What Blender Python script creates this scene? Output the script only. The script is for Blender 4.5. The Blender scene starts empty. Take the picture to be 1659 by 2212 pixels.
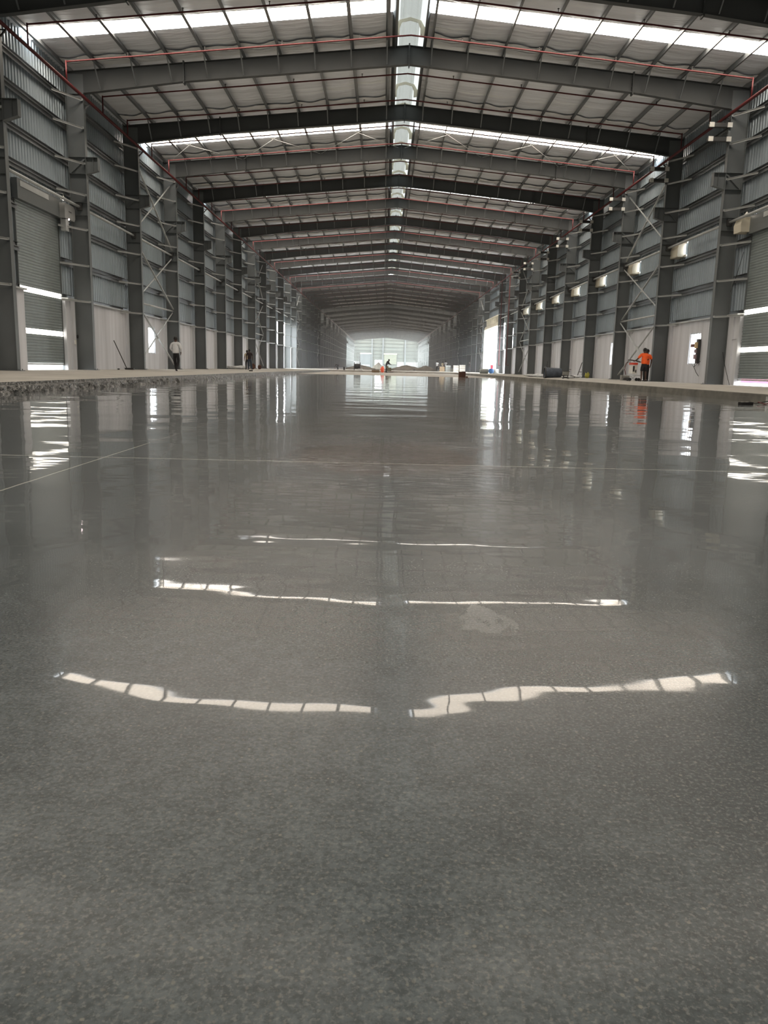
import bpy, math, random
from math import sin, cos, pi, radians as R
from mathutils import Vector, Matrix
random.seed(7)
sc = bpy.context.scene
COL = sc.collection

# ------------------------------------------------------------------ camera
CX, CH = -0.7642, 0.4072            # camera stands 0.61 m above the polished floor
PITCH, ROLL, YAW, FPX = .1802, .0232, .0043, 1711.97
cam = bpy.data.objects.new('camera', bpy.data.cameras.new('camera'))
COL.objects.link(cam)
rv = Vector((cos(YAW), -sin(YAW), 0)); fh = Vector((sin(YAW), cos(YAW), 0)); up = Vector((0, 0, 1))
fw = fh*cos(PITCH) - up*sin(PITCH); u2 = fh*sin(PITCH) + up*cos(PITCH)
rc = rv*cos(ROLL) + u2*sin(ROLL); uc = -rv*sin(ROLL) + u2*cos(ROLL)
M = Matrix((rc, uc, -fw)).transposed().to_4x4(); M.translation = Vector((CX, 0, CH))
cam.matrix_world = M
cam.data.sensor_fit = 'VERTICAL'; cam.data.sensor_height = 24.0
cam.data.lens = FPX/2212*24.0
cam.data.clip_end = 2000; cam.data.clip_start = .02
sc.camera = cam

# ------------------------------------------------------------------ world, exposure
w = bpy.data.worlds.new('sky'); sc.world = w; w.use_nodes = True
bg = w.node_tree.nodes['Background']
bg.inputs[0].default_value = (.93, .97, 1, 1); bg.inputs[1].default_value = 11.0
sc.view_settings.view_transform = 'Standard'; sc.view_settings.look = 'None'
sc.view_settings.gamma = 1; sc.view_settings.use_curve_mapping = False
sc.view_settings.exposure = 0.55
sc.cycles.use_denoising = True; sc.cycles.adaptive_threshold = .02
sc.cycles.max_bounces = 6; sc.cycles.diffuse_bounces = 4; sc.cycles.glossy_bounces = 4
sc.cycles.transmission_bounces = 3
sc.cycles.sample_clamp_indirect = 6
SKYLIGHT = 13.5                      # daylight coming through the translucent roof strips
PANEL = 5.0                          # daylight through translucent slats and wall panels

# ------------------------------------------------------------------ materials
def mat(name, col, rough=.5, metal=0, **k):
    m = bpy.data.materials.new(name); m.use_nodes = True
    b = m.node_tree.nodes['Principled BSDF']
    b.inputs['Base Color'].default_value = (*col, 1); b.inputs['Roughness'].default_value = rough
    b.inputs['Metallic'].default_value = metal
    nt = m.node_tree; N = nt.nodes.new; L = nt.links.new
    v = k.get('vary', .12)
    if v:
        g = N('ShaderNodeNewGeometry'); n = N('ShaderNodeTexNoise'); n.inputs['Scale'].default_value = k.get('nscale', 1.3)
        n.inputs['Detail'].default_value = 5
        mp = N('ShaderNodeMapping'); mp.inputs['Scale'].default_value = k.get('stretch', (1, 1, 1))
        L(g.outputs['Position'], mp.inputs[0]); L(mp.outputs[0], n.inputs['Vector'])
        mr = N('ShaderNodeMapRange'); mr.inputs[1].default_value = .3; mr.inputs[2].default_value = .7
        mr.inputs[3].default_value = 1-v; mr.inputs[4].default_value = 1+v
        L(n.outputs[0], mr.inputs[0])
        vm = N('ShaderNodeVectorMath'); vm.operation = 'SCALE'; vm.inputs[0].default_value = col
        L(mr.outputs[0], vm.inputs['Scale']); L(vm.outputs[0], b.inputs['Base Color'])
    if k.get('bump'):
        g = N('ShaderNodeNewGeometry'); n = N('ShaderNodeTexNoise'); n.inputs['Scale'].default_value = k.get('bscale', 3)
        n.inputs['Detail'].default_value = 4
        mp = N('ShaderNodeMapping'); mp.inputs['Scale'].default_value = k.get('bstretch', (1, 1, 1))
        L(g.outputs['Position'], mp.inputs[0]); L(mp.outputs[0], n.inputs['Vector'])
        bp = N('ShaderNodeBump'); bp.inputs['Distance'].default_value = k['bump']; bp.inputs['Strength'].default_value = 1
        L(n.outputs[0], bp.inputs['Height']); L(bp.outputs[0], b.inputs['Normal'])
    return m
def emit(name, col, s):
    m = bpy.data.materials.new(name); m.use_nodes = True; nt = m.node_tree
    nt.nodes.clear(); e = nt.nodes.new('ShaderNodeEmission'); o = nt.nodes.new('ShaderNodeOutputMaterial')
    e.inputs[0].default_value = (*col, 1); e.inputs[1].default_value = s
    nt.links.new(e.outputs[0], o.inputs[0]); return m
STEEL = mat('grey_painted_steel', (.125, .138, .142), .45, 0, vary=.1, nscale=.8)
RAFT = mat('shaded_rafter_steel', (.058, .064, .066), .55, 0, vary=.1, nscale=.8)  # same paint as the columns, darkened so the rafters look less lit
BRACE = mat('galvanised_bar', (.44, .46, .46), .42, .1, vary=.15)
PURL = mat('galvanised_purlin', (.20, .215, .225), .35, .5, vary=.15, nscale=.6)
SHEET = mat('galvanised_wall_sheet', (.37, .43, .47), .36, .4, vary=.1, nscale=.5, stretch=(1, 1, .3))
FOIL = mat('roof_foil_lining', (.86, .89, .94), .40, .25, vary=.12, nscale=.7, stretch=(.3, 2, 1), bump=.10, bscale=1.5, bstretch=(.30, 2.2, 1))
MASON = mat('white_plastered_wall', (.62, .635, .67), .85, vary=.14, nscale=1.1, stretch=(2, 2, .18))
RED = mat('red_painted_pipe', (.085, .005, .007), .55, vary=.1)
SHUT = mat('shutter_slats', (.28, .32, .32), .45, .35, vary=.06, nscale=3)
BAND = emit('daylit_translucent_slats', (1, .93, .82), PANEL)
SKYM = emit('daylit_roof_panel', (1, .875, .73), SKYLIGHT)
WPAN = emit('daylit_wall_panel', (.95, 1, .98), 8.0)
VENT = emit('daylit_vent_panel', (.93, 1, .96), .72)
WHITE = mat('white_enamel', (.72, .71, .66), .45)
CREAM = mat('cream_sheet', (.62, .58, .47), .5)
BLACK = mat('black_rubber', (.012, .012, .012), .6, vary=0)
DARK = mat('dark_metal', (.045, .045, .045), .5)
RUST = mat('brown_board', (.085, .035, .022), .8, vary=.25)
WOOD = mat('pale_wood', (.40, .30, .19), .8, vary=.2)
DIRT = mat('earth', (.17, .155, .13), .95, vary=.3, nscale=.8, bump=.1)
BLUE = mat('blue_drum', (.03, .12, .32), .4)
TARP = mat('blue_grey_tarp', (.07, .085, .11), .6, vary=.3, nscale=4, bump=.05, bscale=5)
ORANGE = mat('orange_shirt', (.95, .13, .02), .8, vary=.1, nscale=9)
SHIRTW = mat('white_shirt', (.62, .63, .64), .8, vary=.06, nscale=9)
CLOTHD = mat('black_cloth', (.012, .012, .014), .85, vary=.2)
DENIM = mat('dark_denim', (.035, .05, .075), .85, vary=.2)
MAROON = mat('dark_shirt', (.03, .018, .02), .85, vary=.1)
BEIGECL = mat('beige_shirt', (.42, .36, .25), .85, vary=.1)
SKIN = mat('brown_skin', (.075, .038, .025), .5, vary=.05)
HAIR = mat('black_hair', (.008, .007, .007), .6, vary=0)
PLAST = mat('crumpled_plastic', (.55, .56, .56), .4, vary=.25, nscale=8, bump=.05, bscale=9)
YELL = mat('yellow_green_sack', (.32, .30, .05), .8)
GREY = mat('grey_block', (.28, .28, .26), .9, vary=.2, nscale=6)
PINK = mat('pink_hoarding', (.75, .08, .22), .6)
GRAVEL = mat('outside_concrete', (.5, .48, .45), .9, vary=.15)

# hood crown: white sheet that lets daylight through
CROWN = bpy.data.materials.new('white_translucent_crown'); CROWN.use_nodes = True
nt = CROWN.node_tree; nt.nodes.clear()
o = nt.nodes.new('ShaderNodeOutputMaterial'); t = nt.nodes.new('ShaderNodeBsdfTranslucent'); d = nt.nodes.new('ShaderNodeBsdfDiffuse')
t.inputs[0].default_value = (.022, .023, .022, 1); d.inputs[0].default_value = (.5, .5, .48, 1)
a = nt.nodes.new('ShaderNodeAddShader'); nt.links.new(t.outputs[0], a.inputs[0]); nt.links.new(d.outputs[0], a.inputs[1]); nt.links.new(a.outputs[0], o.inputs[0])

def concrete(name, c0, c1, polished):
    m = bpy.data.materials.new(name); m.use_nodes = True; nt = m.node_tree
    b = nt.nodes['Principled BSDF']; N = nt.nodes.new; L = nt.links.new
    g = N('ShaderNodeNewGeometry').outputs['Position']
    def noise(s, det=4, st=(1, 1, 1), rough=.55, dist=0):
        mp = N('ShaderNodeMapping'); mp.inputs['Scale'].default_value = st; L(g, mp.inputs[0])
        n = N('ShaderNodeTexNoise'); n.inputs['Scale'].default_value = s; n.inputs['Detail'].default_value = det
        n.inputs['Roughness'].default_value = rough; n.inputs['Distortion'].default_value = dist
        L(mp.outputs[0], n.inputs['Vector']); return n.outputs[0]
    def rng(x, a, b_, c, d_, smooth=False):
        r = N('ShaderNodeMapRange'); r.inputs[1].default_value = a; r.inputs[2].default_value = b_
        r.inputs[3].default_value = c; r.inputs[4].default_value = d_
        if smooth: r.interpolation_type = 'SMOOTHSTEP'
        L(x, r.inputs[0]); return r.outputs[0]
    def mix(f, A, B):
        x = N('ShaderNodeMix'); x.data_type = 'RGBA'
        if hasattr(f, 'links'): L(f, x.inputs[0])
        else: x.inputs[0].default_value = f
        for s_, v in ((6, A), (7, B)):
            if hasattr(v, 'links'): L(v, x.inputs[s_])
            else: x.inputs[s_].default_value = (*v, 1)
        return x.outputs[2]
    def math_(op, a_, b_=None, c_=None):
        x = N('ShaderNodeMath'); x.operation = op
        for i, v in enumerate((a_, b_, c_)):
            if v is None: continue
            if hasattr(v, 'links'): L(v, x.inputs[i])
            else: x.inputs[i].default_value = v
        return x.outputs[0]
    big = noise(.9, 5, (1, .6, 1)); mid = noise(6, 6)
    col = mix(rng(big, .38, .62, 0, 1, True), c0, c1)
    col = mix(rng(mid, .3, .75, 0, .5), col, tuple(.72*v for v in c0))
    if not polished:
        L(col, b.inputs['Base Color']); b.inputs['Roughness'].default_value = .8
        bp = N('ShaderNodeBump'); bp.inputs['Distance'].default_value = .01; L(noise(14), bp.inputs['Height']); L(bp.outputs[0], b.inputs['Normal'])
        return m
    sp = N('ShaderNodeSeparateXYZ'); L(g, sp.inputs[0]); X, Y = sp.outputs[0], sp.outputs[1]
    col = mix(rng(noise(26, 4, (1, 1, 1), .6), .38, .62, 0, .35), col, tuple(.5*v for v in c0))
    col = mix(rng(noise(110, 2, (1, 1, 1), .6), .42, .62, 0, .48), col, tuple(.45*v for v in c0))
    col = mix(rng(noise(170, 2, (1, 1, 1), .6), .52, .68, 0, .5), col, (.20, .213, .21))
    # aggregate specks, light and dark
    for s_, th, c_, am in ((210, .84, (.15, .15, .14), .6), (420, .70, (.12, .12, .115), .5), (150, .93, (.20, .20, .18), .7)):
        v = N('ShaderNodeTexVoronoi'); v.inputs['Scale'].default_value = s_; L(g, v.inputs['Vector'])
        sc_ = N('ShaderNodeSeparateColor'); L(v.outputs['Color'], sc_.inputs[0])
        pick = rng(sc_.outputs[0], th, th+.06, 0, 1)
        near = rng(v.outputs['Distance'], .25, .45, 1, 0)
        col = mix(math_('MULTIPLY', math_('MULTIPLY', pick, near), am), col, c_)
    # dark worn stains and pale dried smears
    st = rng(noise(2.1, 4, (1.4, .8, 1), .6, .6), .60, .70, 0, .5, True)
    col = mix(st, col, tuple(.5*v for v in c0))
    sm = rng(noise(1.3, 6, (1, 1.3, 1), .62, 1.2), .655, .675, 0, 1, True)
    col = mix(math_('MULTIPLY', sm, .16), col, (.30, .31, .31))
    # brownish damp patch
    ex = math_('POWER', math_('DIVIDE', math_('ADD', X, .75), .62), 2.0); ey = math_('POWER', math_('DIVIDE', math_('SUBTRACT', Y, 5.5), 1.0), 2.0)
    ed = math_('ADD', math_('ADD', ex, ey), rng(noise(1.6), 0, 1, -.5, .5))
    col = mix(rng(ed, .9, 1.0, .5, 0), col, (.105, .075, .058))
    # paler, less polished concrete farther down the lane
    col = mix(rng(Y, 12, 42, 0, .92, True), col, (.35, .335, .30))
    # cut joints
    wob = rng(noise(3), 0, 1, -.006, .006)
    l1 = rng(math_('ABSOLUTE', math_('ADD', math_('ADD', X, 2.545), wob)), .004, .008, 1, 0)
    l1 = math_('MULTIPLY', l1, rng(Y, 13, 30, 1, 0))
    l2 = rng(math_('ABSOLUTE', math_('SUBTRACT', math_('ADD', Y, math_('MULTIPLY', wob, 2.0)), 5.07)),   .008, .014, .9, 0)
    l3 = rng(math_('ABSOLUTE', math_('SUBTRACT', Y, 12.57)), .008, .016, .4, 0)
    joint = math_('MAXIMUM', math_('MAXIMUM', l1, l2), l3)
    col = mix(math_('MULTIPLY', joint, .9), col, (.5, .5, .47))
    L(col, b.inputs['Base Color'])
    b.inputs['Roughness'].default_value = .26; b.inputs['Specular IOR Level'].default_value = .35
    b.inputs['Coat Weight'].default_value = 1; b.inputs['Coat IOR'].default_value = 1.2; L(math_('MINIMUM', rng(Y, .80, 1.15, .22, 1, True), rng(Y, 1.2, 12, .43, .95)), b.inputs['Coat Weight']); L(rng(Y, .80, 1.15, .06, .30, True), b.inputs['Specular IOR Level'])
    # polish is duller in the strip nearest the camera and on the smears
    cr = math_('ADD', rng(Y, .84, 1.12, .14, .022, True), math_('ADD', math_('MULTIPLY', sm, .12), rng(noise(2.7), .55, .8, 0, .05)))
    L(cr, b.inputs['Coat Roughness'])
    h = math_('ADD', math_('MULTIPLY', noise(.75, 1, (.8, 1.25, 1)), .8), math_('MULTIPLY', noise(2.6, 2, (.6, 1.3, 1)), .10))
    bp = N('ShaderNodeBump'); bp.inputs['Distance'].default_value = .018; bp.inputs['Strength'].default_value = 1.0
    L(h, bp.inputs['Height'])
    L(bp.outputs[0], b.inputs['Coat Normal']); L(bp.outputs[0], b.inputs['Normal'])
    return m
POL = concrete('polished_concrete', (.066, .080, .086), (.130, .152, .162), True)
SLAB = concrete('bare_concrete', (.36, .345, .315), (.46, .44, .40), False)
RAW = mat('broken_concrete_edge', (.20, .20, .195), .22, .25, vary=.7, nscale=12, bump=.12, bscale=16)

# ------------------------------------------------------------------ mesh helpers
class MB:
    def __init__(s): s.v = []; s.f = []; s.m = []; s.mi = 0
    def box(s, x0, x1, y0, y1, z0, z1):
        b = len(s.v); s.v += [(x, y, z) for x in (x0, x1) for y in (y0, y1) for z in (z0, z1)]
        for q in ((0, 1, 3, 2), (4, 6, 7, 5), (0, 4, 5, 1), (2, 3, 7, 6), (0, 2, 6, 4), (1, 5, 7, 3)):
            s.f.append(tuple(b+i for i in q)); s.m.append(s.mi)
        return s
    def bar(s, p, q, wd, ht=None, ref=(0, 0, 1)):
        ht = ht or wd; p = Vector(p); q = Vector(q); d = (q-p).normalized(); r = Vector(ref)
        if abs(d.dot(r)) > .98: r = Vector((1, 0, 0))
        a = d.cross(r).normalized()*wd/2; c = d.cross(a).normalized()*ht/2; b = len(s.v)
        for e in (p, q):
            s.v += [tuple(e+i*a+j*c) for i, j in ((-1, -1), (1, -1), (1, 1), (-1, 1))]
        for f in ((0, 1, 2, 3), (7, 6, 5, 4), (0, 4, 5, 1), (1, 5, 6, 2), (2, 6, 7, 3), (3, 7, 4, 0)):
            s.f.append(tuple(b+i for i in f)); s.m.append(s.mi)
        return s
    def tube(s, pts, r, n=8, cap=True):
        pts = [Vector(p) for p in pts]; b = len(s.v); prev = None
        rs = r if isinstance(r, (list, tuple)) else [r]*len(pts)
        for i, p in enumerate(pts):
            d = (pts[min(i+1, len(pts)-1)]-pts[max(i-1, 0)]).normalized()
            ref = prev if prev else (Vector((0, 0, 1)) if abs(d.z) < .9 else Vector((1, 0, 0)))
            a = (ref-d*ref.dot(d)).normalized(); prev = a; c = d.cross(a)
            s.v += [tuple(p+rs[i]*(a*cos(2*pi*k/n)+c*sin(2*pi*k/n))) for k in range(n)]
        for i in range(len(pts)-1):
            for k in range(n):
                s.f.append((b+i*n+k, b+i*n+(k+1) % n, b+(i+1)*n+(k+1) % n, b+(i+1)*n+k)); s.m.append(s.mi)
        if cap:
            s.f.append(tuple(b+k for k in reversed(range(n)))); s.f.append(tuple(b+(len(pts)-1)*n+k for k in range(n))); s.m += [s.mi]*2
        return s
    def prism(s, poly, y0, y1):       # polygon in x,z pushed through y
        b = len(s.v); n = len(poly)
        s.v += [(x, y0, z) for x, z in poly]+[(x, y1, z) for x, z in poly]
        s.f.append(tuple(b+i for i in range(n))); s.f.append(tuple(b+n+i for i in reversed(range(n)))); s.m += [s.mi]*2
        for i in range(n): s.f.append((b+i, b+n+i, b+n+(i+1) % n, b+(i+1) % n)); s.m.append(s.mi)
        return s
    def prism_x(s, poly, x0, x1):     # polygon in y,z pushed through x
        b = len(s.v); n = len(poly)
        s.v += [(x0, y, z) for y, z in poly]+[(x1, y, z) for y, z in poly]
        s.f.append(tuple(b+i for i in range(n))); s.f.append(tuple(b+n+i for i in reversed(range(n)))); s.m += [s.mi]*2
        for i in range(n): s.f.append((b+i, b+n+i, b+n+(i+1) % n, b+(i+1) % n)); s.m.append(s.mi)
        return s
    def quad(s, a, b_, c, d):
        b = len(s.v); s.v += [a, b_, c, d]; s.f.append((b, b+1, b+2, b+3)); s.m.append(s.mi); return s
    def lathe(s, prof, ax=(0, 0, 0), n=16, axis='z'):
        b = len(s.v)
        for r, h in prof:
            for k in range(n):
                c, q = r*cos(2*pi*k/n), r*sin(2*pi*k/n)
                p = (c, q, h) if axis == 'z' else ((h, c, q) if axis == 'x' else (c, h, q))
                s.v.append(tuple(p[i]+ax[i] for i in range(3)))
        for i in range(len(prof)-1):
            for k in range(n): s.f.append((b+i*n+k, b+i*n+(k+1) % n, b+(i+1)*n+(k+1) % n, b+(i+1)*n+k)); s.m.append(s.mi)
        return s
    def build(s, name, m, parent=None, smooth=False, **kw):
        me = bpy.data.meshes.new(name); me.from_pydata(s.v, [], s.f)
        ms = m if isinstance(m, (list, tuple)) else [m]
        for x in ms: me.materials.append(x)
        if len(ms) > 1: me.polygons.foreach_set('material_index', s.m)
        if smooth: me.polygons.foreach_set('use_smooth', [True]*len(me.polygons))
        me.update(); ob = bpy.data.objects.new(name, me); COL.objects.link(ob)
        if parent: ob.parent = parent
        return ob
def tag(o, label=None, cat=None, group=None, kind=None):
    if label: o['label'] = label
    if cat: o['category'] = cat
    if group: o['group'] = group
    if kind: o['kind'] = kind
    return o
def empty(name, loc, label=None, cat=None, group=None, rz=0):
    o = bpy.data.objects.new(name, None); COL.objects.link(o); o.location = loc; o.rotation_euler.z = rz
    o.empty_display_size = .2
    return tag(o, label, cat, group)
KIDS = {}
def copy_tree(o, loc, label, group=None, rz=None):
    r = o.copy(); COL.objects.link(r); r.location = loc; r['label'] = label
    if rz is not None: r.rotation_euler.z = rz
    if group: r['group'] = group
    for ch in o.children:
        c = ch.copy(); COL.objects.link(c); c.parent = r
        for g in ch.children:
            d = g.copy(); COL.objects.link(d); d.parent = c
    return r
ORD = ['first', 'second', 'third', 'fourth', 'fifth', 'sixth', 'seventh', 'eighth', 'ninth', 'tenth', 'eleventh', 'twelfth', 'thirteenth', 'fourteenth', 'fifteenth', 'sixteenth', 'seventeenth', 'eighteenth', 'nineteenth', 'twentieth', 'twenty-first', 'twenty-second', 'twenty-third', 'twenty-fourth']

# ------------------------------------------------------------------ setting-out (metres)
D0, BAY, NB = 28.43, 7.5, 43
def DY(n): return D0+BAY*n
YB, YE = DY(-8), DY(NB)              # back of the hall behind the camera, far gable
TOP = lambda x: 13.58-.093*abs(x)    # top of rafters
ROOF = lambda x: 13.86-.093*abs(x)   # underside of roofing
LV = [3.03, 4.54, 6.04, 7.47, 8.74, 10.16, 11.27]
PX = [.62, .92, 2.4, 3.9, 5.4, 6.9, 8.4, 9.9, 11.4, 12.9, 14.25]
XW = 14.65
PL, PR, PEND = -7.5, 8.2, 100.0      # sunken polished lane between the side slabs

# ------------------------------------------------------------------ floors
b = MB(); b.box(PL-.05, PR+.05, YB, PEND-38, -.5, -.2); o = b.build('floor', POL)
tag(o, 'dark polished concrete floor lane reflecting the roof lights', kind='structure')
b = MB(); b.box(PL-.05, PR+.05, PEND-38, PEND, -.5, -.2); tag(b.build('floor', SLAB), 'pale unpolished concrete at the far end of the lane', kind='structure')
def jag(x, sgn):                     # broken lower edge of the side slab
    b = MB(); n = 900; y0, y1 = 2., PEND
    rows = []
    for i in range(n+1):
        y = y0+(y1-y0)*(i/n)**1.6
        a = random.uniform(-.02, .02)
        rows.append([(x-sgn*.0, y, -.001), (x+sgn*.0+sgn*random.uniform(0, .01), y, -.055), (x+sgn*.10+sgn*a, y, -.07+random.uniform(-.01, .012)),
                     (x+sgn*(.11+random.uniform(-.02, .03)), y, -.14), (x+sgn*(.13+random.uniform(-.03, .04)), y, -.203)])
    for i in range(n):
        for k in range(4): b.quad(rows[i][k], rows[i+1][k], rows[i+1][k+1], rows[i][k+1])
    return b
b = MB(); b.box(-XW-.2, PL, YB, YE if 0 else 150, -.5, 0); tag(b.build('floor', SLAB), 'pale bare concrete side slab along the left wall', kind='structure')
tag(jag(PL, 1).build('trim_1', RAW), 'rough broken concrete edge of the left slab', kind='structure')
b = MB(); b.box(PR, XW+.2, YB, 150, -.5, 0); tag(b.build('floor', SLAB), 'pale bare concrete side slab along the right wall', kind='structure')
EDGE = mat('stained_concrete_edge', (.17, .165, .145), .8, vary=.3, nscale=2.5)
b = MB(); b.box(PR-.035, PR+.0, 2, PEND, -.2, -.012); b.box(PR-.05, PR-.035, 2, PEND, -.2, -.09); tag(b.build('trim_2', EDGE), 'stained concrete kerb face of the right slab', kind='structure')
b = MB(); b.box(PL-.04, PR+.04, PEND, 150, -.5, 0); tag(b.build('floor', SLAB), 'pale cross slab behind the polished lane', kind='structure')
b = MB(); b.box(-XW, XW, 150, YE+60, -.6, -.12); tag(b.build('ground', DIRT), 'bare earth ground at the far end of the hall', kind='structure')
b = MB(); b.box(XW+.2, 90, YB, YE+60, -.6, -.06); b.box(-90, -XW-.2, YB, YE+60, -.6, -.06); tag(b.build('ground', GRAVEL), 'pale ground outside the hall beyond the openings', kind='structure')

# ------------------------------------------------------------------ walls
def cut(y0, y1, z0, z1, holes):
    ys = sorted({y0, y1, *[min(max(h[i], y0), y1) for h in holes for i in (0, 1)]})
    out = []
    for a, c in zip(ys, ys[1:]):
        if c-a < 1e-4: continue
        mid = (a+c)/2; zs = [(z0, z1)]
        for h in holes:
            if h[0] < mid < h[1]:
                nz = []
                for p, q in zs:
                    if h[2] > p: nz.append((p, min(q, h[2])))
                    if h[3] < q: nz.append((max(p, h[3]), q))
                zs = [t for t in nz if t[1]-t[0] > 1e-3]
        out += [(a, c, p, q) for p, q in zs]
    return out
def ribs(b, side, y0, y1, z0, z1):
    X = side*XW; P = .25; k = math.floor(y0/P); pts = []
    prof = ((0, 0), (.14, 0), (.165, .045), (.225, .045), (.25, 0))
    pts = [(y0, None)]
    y = k*P
    while y < y1:
        for o_, h in prof[:-1]:
            yy = y+o_
            if y0 < yy < y1: pts.append((yy, h))
        y += P
    pts.append((y1, None))
    def hh(yy):
        t = (yy % P)
        if t < .14: return 0
        if t < .165: return .045*(t-.14)/.025
        if t < .225: return .045
        return .045*(1-(t-.225)/.025)
    for (a, _), (c, _) in zip(pts, pts[1:]):
        xa, xc = X-side*(hh(a)-.0), X-side*(hh(c)-.0)
        b.quad((xa, a, z0), (xc, c, z0), (xc, c, z1), (xa, a, z1))
DOORL = (30.95, 34.9, 0, 6.3); DOORR = (30.95, 34.85, 0, 6.3)
HL = [DOORL, (46.97, 48.32, .92, 2.42), (104.4, 110.2, 0, 6.0), (111.6, 117.8, 0, 6.2), (277, 290, 1.2, 10), (292, 305, 1.2, 10), (307.5, 320, 1.2, 10), (322.5, 335, 1.2, 10), (337.5, 346, .2, 10)]  # left mid-hall openings widened to let in added fill daylight
HR = [DOORR, (38.98, 40.36, .92, 2.42), (52.95, 54.35, .92, 2.42), (97.0, 102.2, 0, 5.4), (103.7, 118.1, 0, 6.4), (262, 275, 1.2, 9), (277, 290, 1.2, 10), (292, 305, 1.2, 10), (307.5, 320, 1.2, 10), (322.5, 335, 1.2, 10), (337.5, 346, .2, 10)]
for k in range(1, 9):
    n = k; HR.append((DY(n)-1.25, DY(n)-1.13, 6.38, 7.08)) if n > 0 else None
ZR = ROOF(XW)+.02
for side, holes, nm in ((-1, HL, 'left'), (1, HR, 'right')):
    b = MB()
    for q in cut(YB, YE, 3.0, ZR, holes): ribs(b, side, *q)
    tag(b.build('wall_'+nm, SHEET), 'ribbed galvanised sheet cladding of the %s wall' % nm, kind='structure')
    b = MB()
    for a, c, p, q in cut(YB, YE, -.1, 3.0, holes):
        xs = sorted((side*14.43, side*14.72)); b.box(xs[0], xs[1], a, c, p, q)
    for n in range(-8, NB):             # shallow plaster piers beside the columns
        for yy in (DY(n)+.35,):
            if any(h[0]-.1 < yy+.25 and yy < h[1]+.1 and h[2] < 3 for h in holes): continue
            xs = sorted((side*14.37, side*14.44)); b.box(xs[0], xs[1], DY(n)-.6, DY(n)+.6, 0, 2.98)
    tag(b.build('wall_'+nm+'_base', MASON), 'white plastered masonry at the foot of the %s wall' % nm, kind='structure')
    b = MB()
    for a, c, p, q in cut(YB, YE, 2.98, 3.04, holes):
        xs = sorted((side*14.30, side*14.6)); b.box(xs[0], xs[1], a, c, p, q)
    tag(b.build('trim_3' if side < 0 else 'trim_4', BRACE), 'pale flashing ledge on top of the %s masonry' % nm, kind='structure')
# back wall behind the camera and far gable
def gable(y, nm, holes):
    b = MB(); xs = sorted({-XW, 0, XW, *[v for h in holes for v in h[:2]]})
    for a, c in zip(xs, xs[1:]):
        m_ = (a+c)/2; segs = [[-.6, None]]
        hs = sorted([h for h in holes if h[0] < m_ < h[1]], key=lambda h: h[2]); z = -.6
        for h in hs:
            if h[2] > z: b.quad((a, y, z), (c, y, z), (c, y, h[2]), (a, y, h[2]))
            z = h[3]
        b.quad((a, y, z), (c, y, z), (c, y, ROOF(c)+.05), (a, y, ROOF(a)+.05))
    return tag(b.build('wall_'+nm, mat('gable_sheet_'+nm, (.28, .33, .32), .6, 0, vary=.1, nscale=.3, stretch=(1, 1, .2))), 'pale sheeted gable wall at the %s end' % nm, kind='structure')
gable(YB, 'back', [])
gable(YE, 'front', [(-4.7, -1.15, -.6, 3.6), (-10.6, -6.9, 1.0, 1.5)])
b = MB(); b.box(-14.6, -11.4, YE-.25, YE-.02, -.6, 2.95); b.box(4.9, 14.6, YE-.25, YE-.02, -.6, 2.95)
tag(b.build('wall_front_base', MASON), 'white masonry at the foot of the far gable', kind='structure')

# ------------------------------------------------------------------ roof
strips = []
b = {-1: MB(), 1: MB()}
mid = lambda n: DY(n)+BAY/2
spans = []; y = YB
SKYN = [n for n in range(-8, NB, 2) if n < 13 or n > 17]  # strips past the gap are added to brighten the far hall
for n in SKYN:
    spans.append((y, mid(n))); y = mid(n)+1.05
spans.append((y, YE))
for side in (-1, 1):
    bb = b[side]
    for (a, c) in spans:
        ny = max(1, int((c-a)/.3)) if a < 105 else 60
        if a < 5: ny = 8
        xs = []
        for i in range(len(PX)-1):
            kx = 4 if i else 1
            if a >= 105: kx = 1
            for j in range(kx): xs.append(PX[i]+(PX[i+1]-PX[i])*j/kx)
        xs += [PX[-1], XW+.1]; xs[0] = .58
        rows = []
        for i in range(ny+1):
            yy = a+(c-a)*i/ny
            r_ = []
            seam = abs(((yy/1.2) % 1)-.5)*2
            for x in xs:
                near = min(abs(x-p) for p in PX)
                sag = (.055*min(1, near/.6)*(1-.7*seam**3) if a < 105 and 0 < i < ny else 0)*(.7+.6*random.random())
                r_.append((side*x, yy, ROOF(x)-sag))
            rows.append(r_)
        for i in range(ny):
            for k in range(len(xs)-1): bb.quad(rows[i][k], rows[i][k+1], rows[i+1][k+1], rows[i+1][k])
import bmesh
for side, nm in ((-1, 'left'), (1, 'right')):
    o = b[side].build('ceiling', FOIL, smooth=True)
    bm = bmesh.new(); bm.from_mesh(o.data); bmesh.ops.remove_doubles(bm, verts=bm.verts, dist=.002); bm.to_mesh(o.data); bm.free()
    tag(o, 'silver foil lined roof slope on the %s side' % nm, kind='structure')
FOILW = mat('pale_foil_strip', (.92, .93, .94), .45, .1, vary=.08, nscale=1.2, bump=.06, bscale=1.4, bstretch=(.4, 2, 1))
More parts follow.
